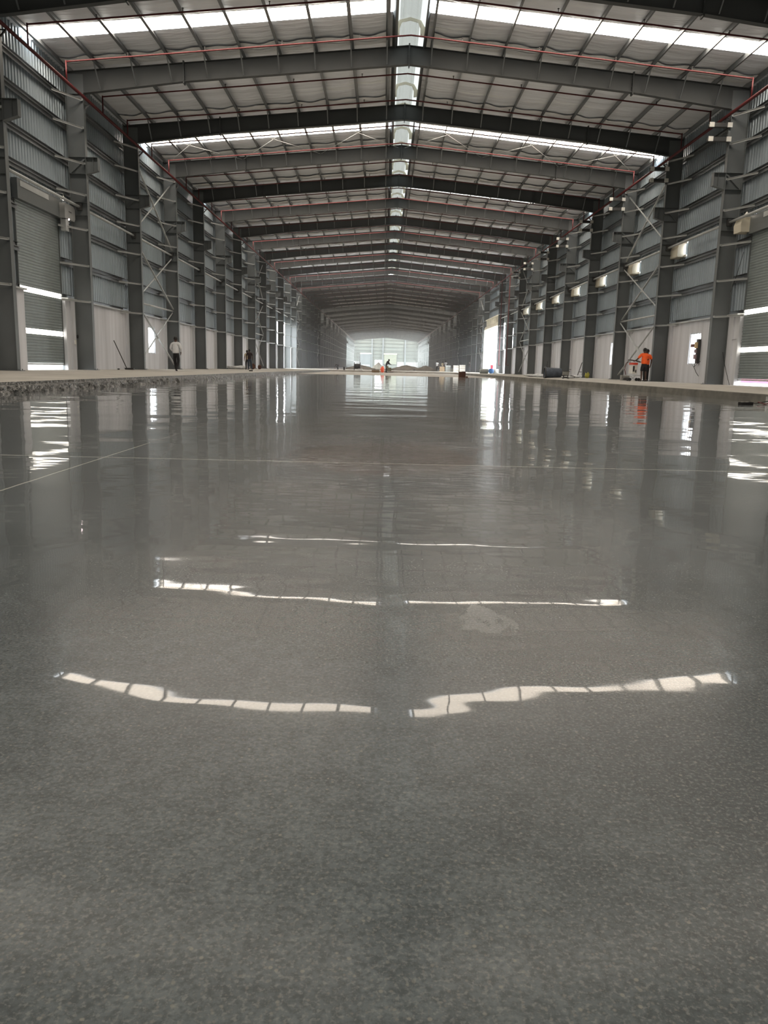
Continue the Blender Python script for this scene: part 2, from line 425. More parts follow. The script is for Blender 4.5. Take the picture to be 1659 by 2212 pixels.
for side, nm in ((-1, 'left'), (1, 'right')):      # paler strip of lining hung just before every rafter
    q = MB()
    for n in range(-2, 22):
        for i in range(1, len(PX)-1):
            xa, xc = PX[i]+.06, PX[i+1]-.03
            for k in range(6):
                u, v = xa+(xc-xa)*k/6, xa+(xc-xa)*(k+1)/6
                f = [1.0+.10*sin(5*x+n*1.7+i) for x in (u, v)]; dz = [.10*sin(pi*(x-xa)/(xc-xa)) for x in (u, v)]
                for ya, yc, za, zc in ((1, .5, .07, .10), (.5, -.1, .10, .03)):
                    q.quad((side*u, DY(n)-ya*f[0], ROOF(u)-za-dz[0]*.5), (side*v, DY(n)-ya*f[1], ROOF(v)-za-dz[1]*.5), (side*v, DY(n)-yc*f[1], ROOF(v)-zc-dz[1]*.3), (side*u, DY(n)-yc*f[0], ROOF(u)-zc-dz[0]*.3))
    o = q.build('trim_%d' % (7 if side < 0 else 8), FOILW, smooth=True); tag(o, 'pale strips of roof lining beside each rafter on the %s slope' % nm, kind='structure')
wn = 0
for n in SKYN:
    for side, nm in ((-1, 'left'), (1, 'right')):
        wn += 1; q = MB(); y0 = mid(n); y1 = y0+1.05
        xs = [.95]+[v for v in PX[2:]]+[14.35]
        for a, c in zip(xs, xs[1:]):
            q.quad((side*a, y0, ROOF(a)+.03), (side*c, y0, ROOF(c)+.03), (side*c, y1, ROOF(c)+.03), (side*a, y1, ROOF(a)+.03))
        o = q.build('window_%d' % wn, SKYM)
        tag(o, 'bright translucent roof light strip across the %s slope' % nm, kind='structure')

# ridge ventilators
def ridge_vent():
    e = empty('ridge_ventilator', (0, 0, 0))
    for s in (-1, 1):
        q = MB(); q.prism([(s*.57, 13.5), (s*.60, 13.5), (s*.80, 13.98), (s*.77, 13.98)], 0, BAY); q.build('curb', STEEL, e)
        q = MB(); q.prism([(s*.78, 13.98), (s*.80, 13.98), (s*.44, 14.55), (s*.42, 14.55)], .02, BAY-.02); q.build('side_panel', VENT, e)
    q = MB(); n = 60
    pr = [(-.44, 14.54), (-.34, 14.62), (-.30, 14.57), (-.12, 14.68), (0, 14.63), (.12, 14.68), (.30, 14.57), (.34, 14.62), (.44, 14.54)]
    for i in range(n):
        y0, y1 = BAY*i/n, BAY*(i+1)/n; h0, h1 = (.0, .012) if i % 2 else (.012, .0)
        for (xa, za), (xc, zc) in zip(pr, pr[1:]): q.quad((xa, y0, za+h0), (xc, y0, zc+h0), (xc, y1, zc+h1), (xa, y1, za+h1))
    q.build('crown_sheet', CROWN, e)
    for yy in (3.0, 7.3):
        q = MB(); arch = [(.43, 13.9), (.43, 14.2), (.33, 14.42), (.0, 14.50), (-.33, 14.42), (-.43, 14.2), (-.43, 13.9)]
        outer = [(.78, 13.95), (.64, 14.2), (.46, 14.50), (0, 14.62), (-.46, 14.50), (-.64, 14.2), (-.78, 13.95)]
        for (a0, a1, c1, c0) in zip(arch, arch[1:], outer[1:], outer):
            q.prism([a0, a1, c1, c0], yy, yy+.05)
        for x in (.47, .62, .77): q.box(x-.012, x+.012, yy-.08, yy, 13.95, 14.4); q.box(-x-.012, -x+.012, yy-.08, yy, 13.95, 14.4)
        q.build('diaphragm', CREAM, e)
    return e
v0 = ridge_vent()
for k, n in enumerate(range(-1, 13)):
    lb = ('bright ridge ventilator over the %s roof bay from the front' % ORD[k]) if k < 24 else 'small distant ridge ventilator deep in the hall'
    if k == 0: v0.location = (0, DY(n), 0); tag(v0, lb, 'roof ventilator', 'ridge ventilators along the roof')
    else: copy_tree(v0, (0, DY(n), 0), lb)
b = MB(); b.prism([(-.6, ROOF(.6)-.02), (0, ROOF(0)), (.6, ROOF(.6)-.02), (0, ROOF(0)+.03)], DY(13), YE); b.prism([(-.6, ROOF(.6)-.02), (0, ROOF(0)), (.6, ROOF(.6)-.02), (0, ROOF(0)+.03)], YB, DY(-1))
tag(b.build('trim_5', FOIL), 'closed ridge capping at the far end of the roof', kind='structure')

# ------------------------------------------------------------------ columns
def column_meshes(s):
    d = {}
    X = lambda v: s*v
    def bx(m_, a, c, *r): m_.box(min(X(a), X(c)), max(X(a), X(c)), *r)
    q = MB(); bx(q, 13.645, 14.36, -.006, .006, 0, 12.2); d['web'] = q
    q = MB(); bx(q, 13.63, 13.645, -.125, .125, 0, 11.42); d['inner_flange'] = q
    q = MB(); bx(q, 14.36, 14.375, -.125, .125, 0, 12.35); d['outer_flange'] = q
    q = MB(); bx(q, 13.5, 14.42, -.17, .17, 0, .025)
    for yy in (-.13, .13):
        for xx in (13.58, 14.0): q.tube([(X(xx), yy, .02), (X(xx), yy, .07)], .018, 6)
    d['base_plate'] = q
    q = MB(); bx(q, 13.12, 13.63, -.125, .125, 8.90, 8.915); bx(q, 13.12, 13.135, -.125, .125, 8.38, 8.915)
    q.prism([(X(13.13), 8.40), (X(13.13), 8.9), (X(13.63), 8.9), (X(13.63), 8.24)], -.006, .006)
    q.prism([(X(13.13), 8.385), (X(13.13), 8.40), (X(13.63), 8.24), (X(13.63), 8.225)], -.125, .125)
    bx(q, 13.33, 13.34, -.11, .11, 8.33, 8.9); d['crane_bracket'] = q
    q = MB()
    for z in (8.905, 8.235, 7.08, 6.55, 11.4): bx(q, 13.645, 14.36, -.12, .12, z, z+.012)
    for yy in (-.06,): q.bar((X(14.33), yy, 8.27), (X(13.68), yy, 8.86), .02, .07)
    d['stiffener_plate'] = q
    return d
def fb(s, z):
    q = MB(); a = (s*14.44, -1.38, z+.03); c = (s*13.70, -.09, z+.03)
    q.bar(a, c, .085, .008); q.bar((a[0], a[1], z), (c[0], c[1], z), .006, .08)
    q.box(min(s*13.66, s*13.74), max(s*13.66, s*13.74), -.12, -.02, z-.03, z+.05)
    return q
NEAR = 13
def colum(s, n):
    nm = 'left' if s < 0 else 'right'
    return ('%s tapering grey steel column from the front along the %s wall' % (ORD[n], nm)).replace('tapering ', '')
for s, nm in ((-1, 'left'), (1, 'right')):
    d = column_meshes(s); e = empty('steel_column', (0, DY(0), 0), colum(s, 0), 'column', 'steel columns along the %s wall' % nm)
    for k, q in d.items(): q.build(k, STEEL, e)
    for z in LV: fb(s, z-.1).build('flange_brace', BRACE, e)
    for n in range(1, NEAR):
        if s > 0 and n == 11: continue            # no column in the wide opening
        copy_tree(e, (0, DY(n), 0), colum(s, n))
    # farther columns: one mesh each
    big = MB()
    for q in d.values():
        bs = len(big.v); big.v += q.v; big.f += [tuple(i+bs for i in f) for f in q.f]; big.m += [0]*len(q.f)
    for z in LV:
        q = fb(s, z-.1); bs = len(big.v); big.v += q.v; big.f += [tuple(i+bs for i in f) for f in q.f]; big.m += [1]*len(q.f)
    f0 = big.build('steel_column', [STEEL, BRACE]); f0.location = (0, DY(NEAR), 0)
    lb = 'small distant grey steel column in the far %s row' % nm
    tag(f0, colum(s, NEAR), 'column', 'distant columns of the %s wall' % nm)
    for n in list(range(NEAR+1, NB))+[-1]:
        f0_ = f0
        c = f0.copy(); COL.objects.link(c); c.location = (0, DY(n), 0)
        c['label'] = lb
        if 0 < n < 24: c['label'] = colum(s, n); c['group'] = 'steel columns along the %s wall' % nm
        if n == -1: c['label'] = 'nearest grey steel column beside the %s picture edge' % nm; c['group'] = 'steel columns along the %s wall' % nm

# ------------------------------------------------------------------ rafters
BOT = lambda x: 12.88-.093*abs(x) if abs(x) < 9.4 else 12.006-.131*(abs(x)-9.4)
def rafter_parts():
    d = {}
    q = MB(); xs = [0, 9.4, 13.63, 14.35]
    for s in (-1, 1):
        for a, c in zip(xs, xs[1:]):
            q.prism([(s*a, BOT(a)), (s*c, BOT(c) if c < 14 else 11.42), (s*c, TOP(c)), (s*a, TOP(a))], -.005, .005)
    d['web'] = q
    q = MB()
    for s in (-1, 1):
        for a, c in ((0, 9.4), (9.4, 13.63)): q.prism([(s*a, BOT(a)-.015), (s*c, BOT(c)-.015), (s*c, BOT(c)), (s*a, BOT(a))], -.12, .12)
    d['bottom_flange'] = q
    q = MB()
    for s in (-1, 1): q.prism([(0, TOP(0)), (s*14.35, TOP(14.35)), (s*14.35, TOP(14.35)+.015), (0, TOP(0)+.015)], -.12, .12)
    d['top_flange'] = q
    return d
def splice(x):
    q = MB()
    for o_ in (-.016, .016): q.box(x+o_-.012, x+o_+.012, -.14, .14, BOT(x)-.10, TOP(x)+.08)
    for i in range(5):
        z = BOT(x)+.06+i*(TOP(x)-BOT(x)-.12)/4
        for yy in (-.08, .08): q.tube([(x-.05, yy, z), (x+.05, yy, z)], .014, 6)
    return q
def rbrace(x):
    q = MB(); q.bar((x, -.75, TOP(x)+.02), (x, -.10, BOT(x)+.05), .05, .008, (0, 1, 0)); q.bar((x-.022, -.75, TOP(x)+.02), (x-.022, -.10, BOT(x)+.05), .006, .05, (0, 1, 0)); return q
e = empty('roof_rafter', (0, DY(0), 0), 'grey steel portal rafter nearest the camera at the top corners', 'rafter', 'steel roof rafters')
for k, q in rafter_parts().items(): q.build(k, RAFT, e)
for x in (0, -9.4, 9.4): splice(x).build('splice_plate', RAFT, e)
for s in (-1, 1):
    for x in PX[1:-1]: rbrace(s*x).build('flange_brace', PURL, e)
for n in range(1, NEAR): copy_tree(e, (0, DY(n), 0), '%s grey steel portal rafter from the front spanning the hall' % ORD[n])
def merged_rafter():
    big = MB()
    for q in list(rafter_parts().values())+[splice(x) for x in (0, -9.4, 9.4)]+[rbrace(s*x) for s in (-1, 1) for x in PX[1:-1]]:
        bs = len(big.v); big.v += q.v; big.f += [tuple(i+bs for i in f) for f in q.f]
    big.m = [0]*len(big.f); return big
deep = merged_rafter()
_B = BOT; BOT = lambda x: max(_B(x), min(TOP(x)-.05, TOP(x)-.36-.35*max(0, abs(x)-11.5)/2.2)); big = MB()
for q in list(rafter_parts().values())+[splice(x) for x in (0, -9.4, 9.4)]+[rbrace(s*x) for s in (-1, 1) for x in PX[1:-1]]:
    bs = len(big.v); big.v += q.v; big.f += [tuple(i+bs for i in f) for f in q.f]
big.m = [0]*len(big.f); BOT = _B; f0 = big.build('roof_rafter', RAFT); dtmp = deep.build('roof_rafter_deep', RAFT); DEEP = dtmp.data; bpy.data.objects.remove(dtmp); DEEP.name = 'roof_rafter_deep'; f0.location = (0, DY(NEAR), 0)
tag(f0, '%s grey steel portal rafter from the front spanning the hall' % ORD[NEAR], 'rafter', 'distant roof rafters')
for n in list(range(NEAR+1, NB))+[-1, -2]:
    c = f0.copy(); COL.objects.link(c); c.location = (0, DY(n), 0)
    if n > 18 or n < 0: c.data = DEEP
    c['label'] = '%s grey steel portal rafter from the front spanning the hall' % ORD[n] if 0 < n < 24 else 'distant grey steel rafter deep in the hall'
    if n < 0: c['label'] = 'steel rafter overhead seen only in the floor reflection'; c['group'] = 'overhead rafters'

# ------------------------------------------------------------------ purlins and girts (lapped continuous runs)
for s, nm in ((-1, 'left'), (1, 'right')):
    for i, x in enumerate(PX):
        q = MB(); z0 = TOP(x)+.015; z1 = ROOF(x)-.005 if x < 14.3 else ROOF(x); X = s*x
        q.box(X-.0015-.002, X+.0035, YB, YE, z0, z1); q.box(min(X, X-s*.065), max(X, X-s*.115), YB, YE, z0, z0+.004); q.box(min(X, X+s*.06), max(X, X+s*.06), YB, YE, z1-.008, z1-.004)
        tag(q.build('roof_purlin', PURL), '%s long galvanised purlin %s of the ridge' % (ORD[i], nm), 'purlin', 'roof purlins')
    holes = HL if s < 0 else HR
    for i, z in enumerate(LV):
        a0, a1 = sorted((s*14.42, s*14.60)); ap = sorted((s*14.42, s*14.424))
        hs = [h for h in holes if h[2] < z < h[3]+.25 and h[1]-h[0] > .5]
        lv = ['lowest', 'second lowest', 'third lowest', 'middle', 'third highest', 'second highest', 'highest'][i]
        runs = cut(YB, YE, 0, 1, [(h[0], h[1], -1, 2) for h in hs])
        merged = []
        for ya, yb, _, _ in runs:
            if merged and abs(merged[-1][1]-ya) < 1e-3: merged[-1][1] = yb
            else: merged.append([ya, yb])
        for k, (ya, yb) in enumerate(merged):
            q = MB()
            q.box(a0, a1, ya, yb, z-.004, z); q.box(ap[0], ap[1], ya, yb, z-.03, z-.004); q.box(*sorted((s*14.596, s*14.6)), ya, yb, z, z+.16); q.box(*sorted((s*14.5, s*14.6)), ya, yb, z+.156, z+.16)
            q.box(*sorted((s*14.50, s*14.504)), ya, yb, z-.16, z-.004)
            lb = '%s horizontal wall girt on the %s side' % (lv, nm)
            if len(merged) > 1: lb += ', %s run from the front' % ORD[k]
            tag(q.build('wall_girt', PURL), lb, 'girt', 'wall girts on the %s side' % nm)

# strut tubes between the columns and X bracing
def strut(s, n, z, r=.057):
    q = MB(); q.tube([(0, .03, z), (0, BAY-.03, z)], r, 12); return q
for s, nm in ((-1, 'left'), (1, 'right')):
    e = empty('strut_tube', (s*14.0, DY(-1), 0)); strut(s, 0, 6.9).build('tube', BRACE, e, smooth=True)
    q = MB(); q.box(-.11, .11, .01, .14, 6.72, 7.06); q.build('end_plate', DARK, e); q = MB(); q.box(-.11, .11, BAY-.14, BAY-.01, 6.76, 7.04); q.build('end_plate', DARK, e)
    tag(e, 'horizontal steel strut tube above the roller door by the %s picture edge' % nm, 'strut', 'strut tubes on the %s side' % nm)
    for n in range(0, 22):
        if s > 0 and n in (10, 11): continue
        if n == 0: lb = 'steel strut tube just above the %s roller shutter' % nm
        elif n < 24: lb = 'steel strut tube in the %s bay from the front on the %s' % (ORD[n], nm)
        else: lb = 'small distant strut tube between far columns on the %s' % nm
        copy_tree(e, (s*14.0, DY(n), 0), lb)
    for bi, n in enumerate((2, 7, 12, 17)):
        pos = ['nearest', 'second nearest', 'third nearest', 'farthest'][bi]
        e2 = empty('wall_bracing', (s*14.0, DY(n), 0), '%s set of crossed steel wall bracing on the %s side' % (pos, nm), 'bracing', 'wall bracing')
        for z0, z1 in ((.25, 3.45), (3.65, 6.65), (7.15, 10.9)):
            for za, zc in ((z0, z1), (z1, z0)):
                off = -.03 if za < zc else .03
                q = MB(); q.bar((off, .1, za), (off, BAY-.1, zc), .008, .085, (1, 0, 0)); q.bar((off-s*.03, .1, za+.03), (off-s*.03, BAY-.1, zc+.03), .07, .008, (1, 0, 0)); q.build('diagonal', BRACE, e2)
            q = MB(); q.box(-.02, .02, BAY/2-.16, BAY/2+.16, (z0+z1)/2-.12, (z0+z1)/2+.12); q.build('gusset_plate', BRACE, e2)
        q = MB(); q.tube([(0, .03, 3.55), (0, BAY-.03, 3.55)], .05, 10); q.build('tie_tube', BRACE, e2, smooth=True)
for bi, n in enumerate((2, 7, 12)):
    for k, (xa, xc) in enumerate(((-14.2, -9.6), (-9.5, -4.9), (-4.8, -.2), (.2, 4.8), (4.9, 9.5), (9.6, 14.2))):
        q = MB()
        for ya, yc in ((.1, BAY-.1), (BAY-.1, .1)): q.tube([(xa, ya, TOP(xa)-.12), (xc, yc, TOP(xc)-.12)], .012, 6)
        o = q.build('roof_bracing_rod', BRACE); o.location = (0, DY(n), 0)
        tag(o, 'thin crossed rod bracing under the roof, %s from left in the %s braced bay' % (ORD[k], ORD[bi]), 'bracing', 'roof rod bracing')

# ------------------------------------------------------------------ red fire pipes
for s, nm in ((-1, 'left'), (1, 'right')):
    e = empty('fire_main_pipe', (s*13.42, 0, 11.12), 'long red fire main running along the %s eaves' % nm, 'pipe', 'red fire mains')
    q = MB(); q.tube([(0, YB, 0), (0, YE, 0)], .062, 12); q.build('pipe', RED, e, smooth=True)
    for n in range(0, 14):
        q = MB(); q.bar((0, DY(n), -.09), (s*.2, DY(n), -.30), .05); q.bar((s*-.02, DY(n), -.09), (s*.2, DY(n), -.09), .05, .03); q.build('pipe_bracket', DARK, e)
    if s > 0:
        pass
PT = lambda x: 13.10-.093*abs(x)
def cross_pipe():
    e = empty('sprinkler_pipe', (0, 0, 0))
    q = MB(); q.tube([(-13.42, 0, PT(13.42)), (-13.2, 0, PT(13.2)), (0, 0, PT(0)), (13.2, 0, PT(13.2)), (13.42, 0, PT(13.42))], .031, 8); q.build('pipe', RED, e, smooth=True)
    for s in (-1, 1):
        q = MB(); q.tube([(s*13.42, 0, PT(13.42)+.04), (s*13.42, 0, 11.12)], .031, 8); q.build('drop_pipe', RED, e, smooth=True)
    for x in (-11, -8, -5, -2, 2, 5, 8, 11):
        q = MB(); q.tube([(x, 0, PT(x)), (x, 0, PT(x)+.12)], .014, 6); q.tube([(x, 0, PT(x)+.12), (x, 0, PT(x)+.135)], .035, 8)
        q.build('sprinkler_head', DARK, e)
    return e
e = cross_pipe(); k = 0
for n in range(0, 18):
    for j, dy in enumerate((1.68, 5.1)):
        lb = 'red sprinkler cross pipe, %s after the %s rafter' % (('first', 'second')[j], ORD[n]) if n < 18 else 'thin distant red sprinkler cross pipe deep in the hall'
        if k == 0: e.location = (0, DY(n)+dy, 0); tag(e, lb, 'pipe', 'red sprinkler cross pipes')
        else: copy_tree(e, (0, DY(n)+dy, 0), lb)
        k += 1

# ------------------------------------------------------------------ roller shutters
def shutter(s, dn, nm):
    y0, y1 = (DOORL if s < 0 else DOORR)[:2]
    e = empty('door_%d' % dn, (s*14.62, (y0+y1)/2, 0)); tag(e, 'grey slatted roller shutter in the %s wall with lit bands' % nm, kind='structure')
    hw = (y1-y0)/2; pitch = .112; q = MB(); z = .27; bq = MB(); i = 0
    zs = []
    while z < 6.28:
        z1 = z+pitch
        lit = any(abs((z+z1)/2-c) < .165 for c in (1.50, 3.07))
        tgt = bq if lit else q
        prof = [(0, z+.004), (-s*.018, z+.02), (-s*.024, z+.055), (-s*.018, z+.09), (0, z1-.004)]
        for (xa, za), (xc, zc) in zip(prof, prof[1:]): tgt.quad((xa, -hw, za), (xa, hw, za), (xc, hw, zc), (xc, -hw, zc))
        q.box(*sorted((-s*.027, s*.002)), -hw, hw, z1-.011, z1+.009)
        z = z1
    sl = q.build('shutter_slats', SHUT, e); bq.build('lit_band', BAND, sl)['label'] = 'translucent slats bright with daylight'
    q = MB(); q.box(*sorted((-s*.02, s*.03)), -hw, hw, .2, .27); q.build('bottom_bar', BRACE, e)
    q = MB()
    for yy in (-hw-.06, hw): q.box(*sorted((-s*.06, s*.05)), yy, yy+.06, 0, 6.3)
    q.build('guide_rail', STEEL, e)
    q = MB(); q.box(*sorted((-s*.22, s*.0)), -hw-.12, hw+.12, 6.26, 6.98); q.build('lintel_panel', STEEL, e)
    q = MB(); q.box(*sorted((-s*.235, -s*.222)), -hw+.1, hw-1.3, 6.72, 6.92); q.build('rolled_sheet_edge', BRACE, e)
    return e
shutter(-1, 1, 'left'); shutter(1, 2, 'right')
# motor box and lamp beside the left shutter
e = empty('shutter_motor_box', (-14.30, 35.3, 6.25), 'white shutter motor box at the top right corner of the left shutter', 'motor box')
q = MB(); q.prism_x([(-.62, .0), (.40, .0), (.5, .12), (.5, .50), (.36, .60), (-.62, .60)], -.25, .12); hs = q.build('housing', mat('grey_motor_box', (.33, .34, .34), .5), e)
q = MB(); q.box(.121, .126, -.2, .1, .3, .33); q.build('vent_slot', DARK, hs)
q = MB(); q.box(-.12, .10, -.52, -.2, -.5, 0); q.build('conduit', BRACE, e)
e = empty('door_lamp', (-14.15, 34.5, 6.95), 'small white bell lamp above the left shutter motor', 'lamp')
q = MB(); q.lathe([(.02, .12), (.04, .08), (.13, 0), (.12, 0), (.03, .07)], n=14); q.build('shade', WHITE, e)
q = MB(); q.lathe([(.001, -.06), (.035, -.035), (.03, .0)], n=10); q.build('bulb', emit('lit_bulb', (1, .85, .7), 6), e)
q = MB(); q.tube([(0, 0, .1), (0, 0, .2), (-.3, 0, .25)], .012, 6); q.build('arm', BRACE, e)
e = empty('indicator_lamp', (-14.05, 34.75, 6.18), 'tiny lit indicator lamp under the shutter motor box', 'lamp')
q = MB(); q.lathe([(.001, -.03), (.03, -.01), (.03, .03), (.001, .05)], n=10); q.build('lens', emit('indicator', (1, .8, .8), 8), e)
q = MB(); q.box(-.3, 0, -.01, .01, .03, .05); q.build('bracket', DARK, e)
# windows in masonry
def win(s, h, k, lb):
    global wn
    wn += 1; X = s*14.5; e = empty('window_%d' % wn, (X, (h[0]+h[1])/2, h[2])); tag(e, lb, kind='structure')
    a = (h[1]-h[0])/2; H = h[3]-h[2]
    q = MB(); t_ = .04
    q.box(-.03, .03, -a, a, 0, t_); q.box(-.03, .03, -a, a, H-t_, H); q.box(-.03, .03, -a, -a+t_, 0, H); q.box(-.03, .03, a-t_, a, 0, H)
    q.box(-.02, .02, -.02, .02, 0, H); q.box(-.02, .02, -a/2-.01, -a/2+.01, 0, H); q.box(-.02, .02, a/2-.01, a/2+.01, 0, H)
    wf = q.build('window_frame', BRACE, e)
    gm = bpy.data.materials.get('pane') or mat('pane', (.9, .95, .95), .05, vary=0)
    n_ = gm.node_tree
    if not n_.nodes.get('T'):
        tr = n_.nodes.new('ShaderNodeBsdfTransparent'); tr.name = 'T'; mx = n_.nodes.new('ShaderNodeMixShader'); mx.inputs[0].default_value = .08
        out = [x for x in n_.nodes if x.type == 'OUTPUT_MATERIAL'][0]
        n_.links.new(tr.outputs[0], mx.inputs[1]); n_.links.new(n_.nodes['Principled BSDF'].outputs[0], mx.inputs[2]); n_.links.new(mx.outputs[0], out.inputs[0])
    q = MB(); q.quad((.005, -a+t_, t_), (.005, a-t_, t_), (.005, a-t_, H-t_), (.005, -a+t_, H-t_)); q.build('pane', gm, wf)
win(-1, HL[1], 1, 'narrow bright window in the left masonry behind bracing')
win(1, HR[1], 2, 'bright window in the right masonry beside the wired board')
win(1, HR[2], 3, 'slim bright window beside the third right column')
# translucent wall panels close to the far gable, enlarged to brighten the end ceiling
for s, holes in ((-1, HL), (1, HR)):
    for h in holes:
        if h[0] > 250:
            wn += 1; q = MB(); X = s*(XW-.01)
            q.quad((X, h[0], h[2]), (X, h[1], h[2]), (X, h[1], h[3]), (X, h[0], h[3]))
            tag(q.build('window_%d' % wn, WPAN), 'bright translucent wall panel near the far gable', kind='structure')

# ------------------------------------------------------------------ right wall cowls, brackets, boards
def cowl():
    e = empty('ventilation_cowl', (0, 0, 0))
    q = MB(); prof = [(0, .72), (-.22, .72), (-.36, .62), (-.42, .4), (-.42, .05), (-.40, 0), (0, 0)]
    q.prism([(x, z) for x, z in prof], -.55, .5); q.build('curved_cover', CREAM, e)
    q = MB(); q.box(-.05, .02, -.72, -.55, -.02, .1); q.box(-.05, .02, -.72, -.55, .66, .78); q.build('end_clip', WHITE, e)
    return e
e = cowl()
for n in range(2, 9):
    lb = 'cream curved ventilation cowl high on the right wall before the %s column' % ORD[n]
    if n == 2: e.location = (14.58, DY(n)-.5, 6.35); tag(e, lb, 'cowl', 'cowls on the right wall')
    else: copy_tree(e, (14.58, DY(n)-.5, 6.35), lb)
e = empty('shutter_motor_cowl', (14.35, 35.1, 6.35), 'cream shutter motor cover beside the top of the right shutter', 'motor box')
q = MB(); q.prism([(0, .6), (-.25, .55), (-.33, .3), (-.3, 0), (.2, 0), (.2, .6)], -.35, .35); q.build('cover', CREAM, e)
q = MB(); q.lathe([(.02, .8), (.05, .76), (.11, .66), (.10, .64)], (-.1, -.3, 0), 12); q.build('lamp_shade', WHITE, e)
q = MB(); q.lathe([(.001, .60), (.04, .63), (.03, .68)], (-.1, -.3, 0), 10); q.build('bulb', bpy.data.materials['lit_bulb'], e)
def pair():
    e = empty('double_channel_bracket', (0, 0, 0))
    for z in (10.70, 10.14):
        q = MB(); q.box(12.72, 13.62, -.20, -.02, z, z+.025); q.box(12.72, 13.62, -.215, -.2, z, z+.16); q.box(12.72, 13.62, -.02, 0, z, z+.16); cbm = q.build('channel_beam', DARK, e)
        for x in (12.70, 13.46): 
            q = MB(); q.box(x, x+.20, -.26, -.216, z-.02, z+.17); q.build('end_block', WHITE, cbm)
    q = MB(); q.box(13.56, 13.63, -.12, -.02, 10.05, 10.87); q.build('mounting_plate', STEEL, e)
    return e
e = pair()
for n in range(1, 9):
    lb = 'pair of dark channel brackets with white end blocks on the %s right column' % ORD[n]
    if n == 1: e.location = (0, DY(n), 0); tag(e, lb, 'bracket', 'channel brackets on the right columns')
    else: copy_tree(e, (0, DY(n), 0), lb)
e = empty('distribution_board', (14.3, 39.05, .95), 'electrical board with beige box and trailing wires at right window edge', 'electrical board')
q = MB(); q.box(-.02, .1, -.22, .0, 0, 1.15); q.build('back_board', DARK, e)
q = MB(); q.box(-.12, -.02, -.2, -.02, .72, 1.0); q.build('meter_box', mat('beige_box', (.6, .45, .25), .6), e)
q = MB(); q.box(-.10, -.02, -.16, .06, .2, .42); q.box(-.09, -.02, -.14, .04, .5, .66); q.build('socket_box', mat('mauve_box', (.32, .24, .26), .6), e)
q = MB(); q.box(-.1, -.02, -.1, .5, .78, .92); q.build('cable_tray', mat('brown_tray', (.12, .05, .04), .6), e)
q = MB(); q.tube([(-.05, -.1, 0), (-.06, -.05, -.18), (-.04, -.3, -.42), (0, -.55, -.6)], .014, 6); q.tube([(-.06, -.05, -.18), (-.05, .15, -.1), (-.05, .3, 0)], .012, 6); q.tube([(-.06, -.08, -.16), (-.06, -.4, -.02), (0, -.6, .1)], .012, 6); q.build('wire', BLACK, e)
# hanging black cable near the right shutter
q = MB(); pts = []
for i in range(22):
    t_ = i/21; pts.append((14.28, 36.4-1.5*t_**1.6, 3.1-3.1*t_**.85))
q.tube([(14.30, 36.5, 6.4), (14.30, 36.45, 4.5)]+pts, .012, 6); tag(q.build('hanging_cable', BLACK), 'thin black cable hanging beside the right shutter', 'cable')
q = MB(); q.tube([(14.3, 36.4, 3.2), (14.4, 35.6, 4.6), (14.45, 35.2, 5.6)], .01, 6); q.tube([(14.38, 36.1, 2.0), (14.38, 35.4, 1.93), (14.4, 34.95, 1.96)], .008, 6)
tag(q.build('wall_wire', BLACK), 'faint wire strung up the masonry left of the right shutter', 'cable')
e = empty('switch_box', (-14.36, 35.9, 1.2), 'small black push switch on the masonry right of the left shutter', 'switch')
q = MB(); q.lathe([(.001, .05), (.075, .04), (.08, 0)], (0, 0, .25), 14, 'x'); q.build('knob', BLACK, e)
q = MB(); q.box(-.02, .04, -.32, -.22, -.1, .1); q.build('white_switch', WHITE, e)
# red riser near the right opening
q = MB(); q.tube([(13.5, 100.4, 11.1), (13.5, 100.4, 1.0), (13.5, 99.0, 1.0)], .05, 8); q.tube([(13.5, 94.2, 11.1), (13.5, 94.2, 1.0), (13.5, 92.6, 1.0)], .05, 8)
tag(q.build('fire_riser_pipe', RED, smooth=True), 'dark red riser pipes dropping beside the bright right opening', 'pipe')
# white lattice header and white pier in the big right opening
e = empty('lattice_header', (13.95, 103.62, 6.4), 'cream lattice header beam over the bright opening on the right', 'beam')
q = MB(); q.box(-.1, .1, 0, 14.55, 0, .12); q.box(-.1, .1, 0, 14.55, 1.0, 1.1); q.build('chord', CREAM, e)
q = MB()
for i in range(12): q.bar((0, i*1.2+.1, .1), (0, i*1.2+.45, 1.0), .16, .1)
q.build('lattice', CREAM, e)
q = MB(); q.box(-.2, .28, .0, 14.55, -.3, 0); q.build('soffit', CREAM, e)
q = MB(); q.box(13.6, 14.5, 117.2, 117.7, 0, 6.08); tag(q.build('white_pier', mat('white_plaster_pier', (.34, .355, .33), .8)), 'white pier lit by daylight left of the right opening', 'pier')

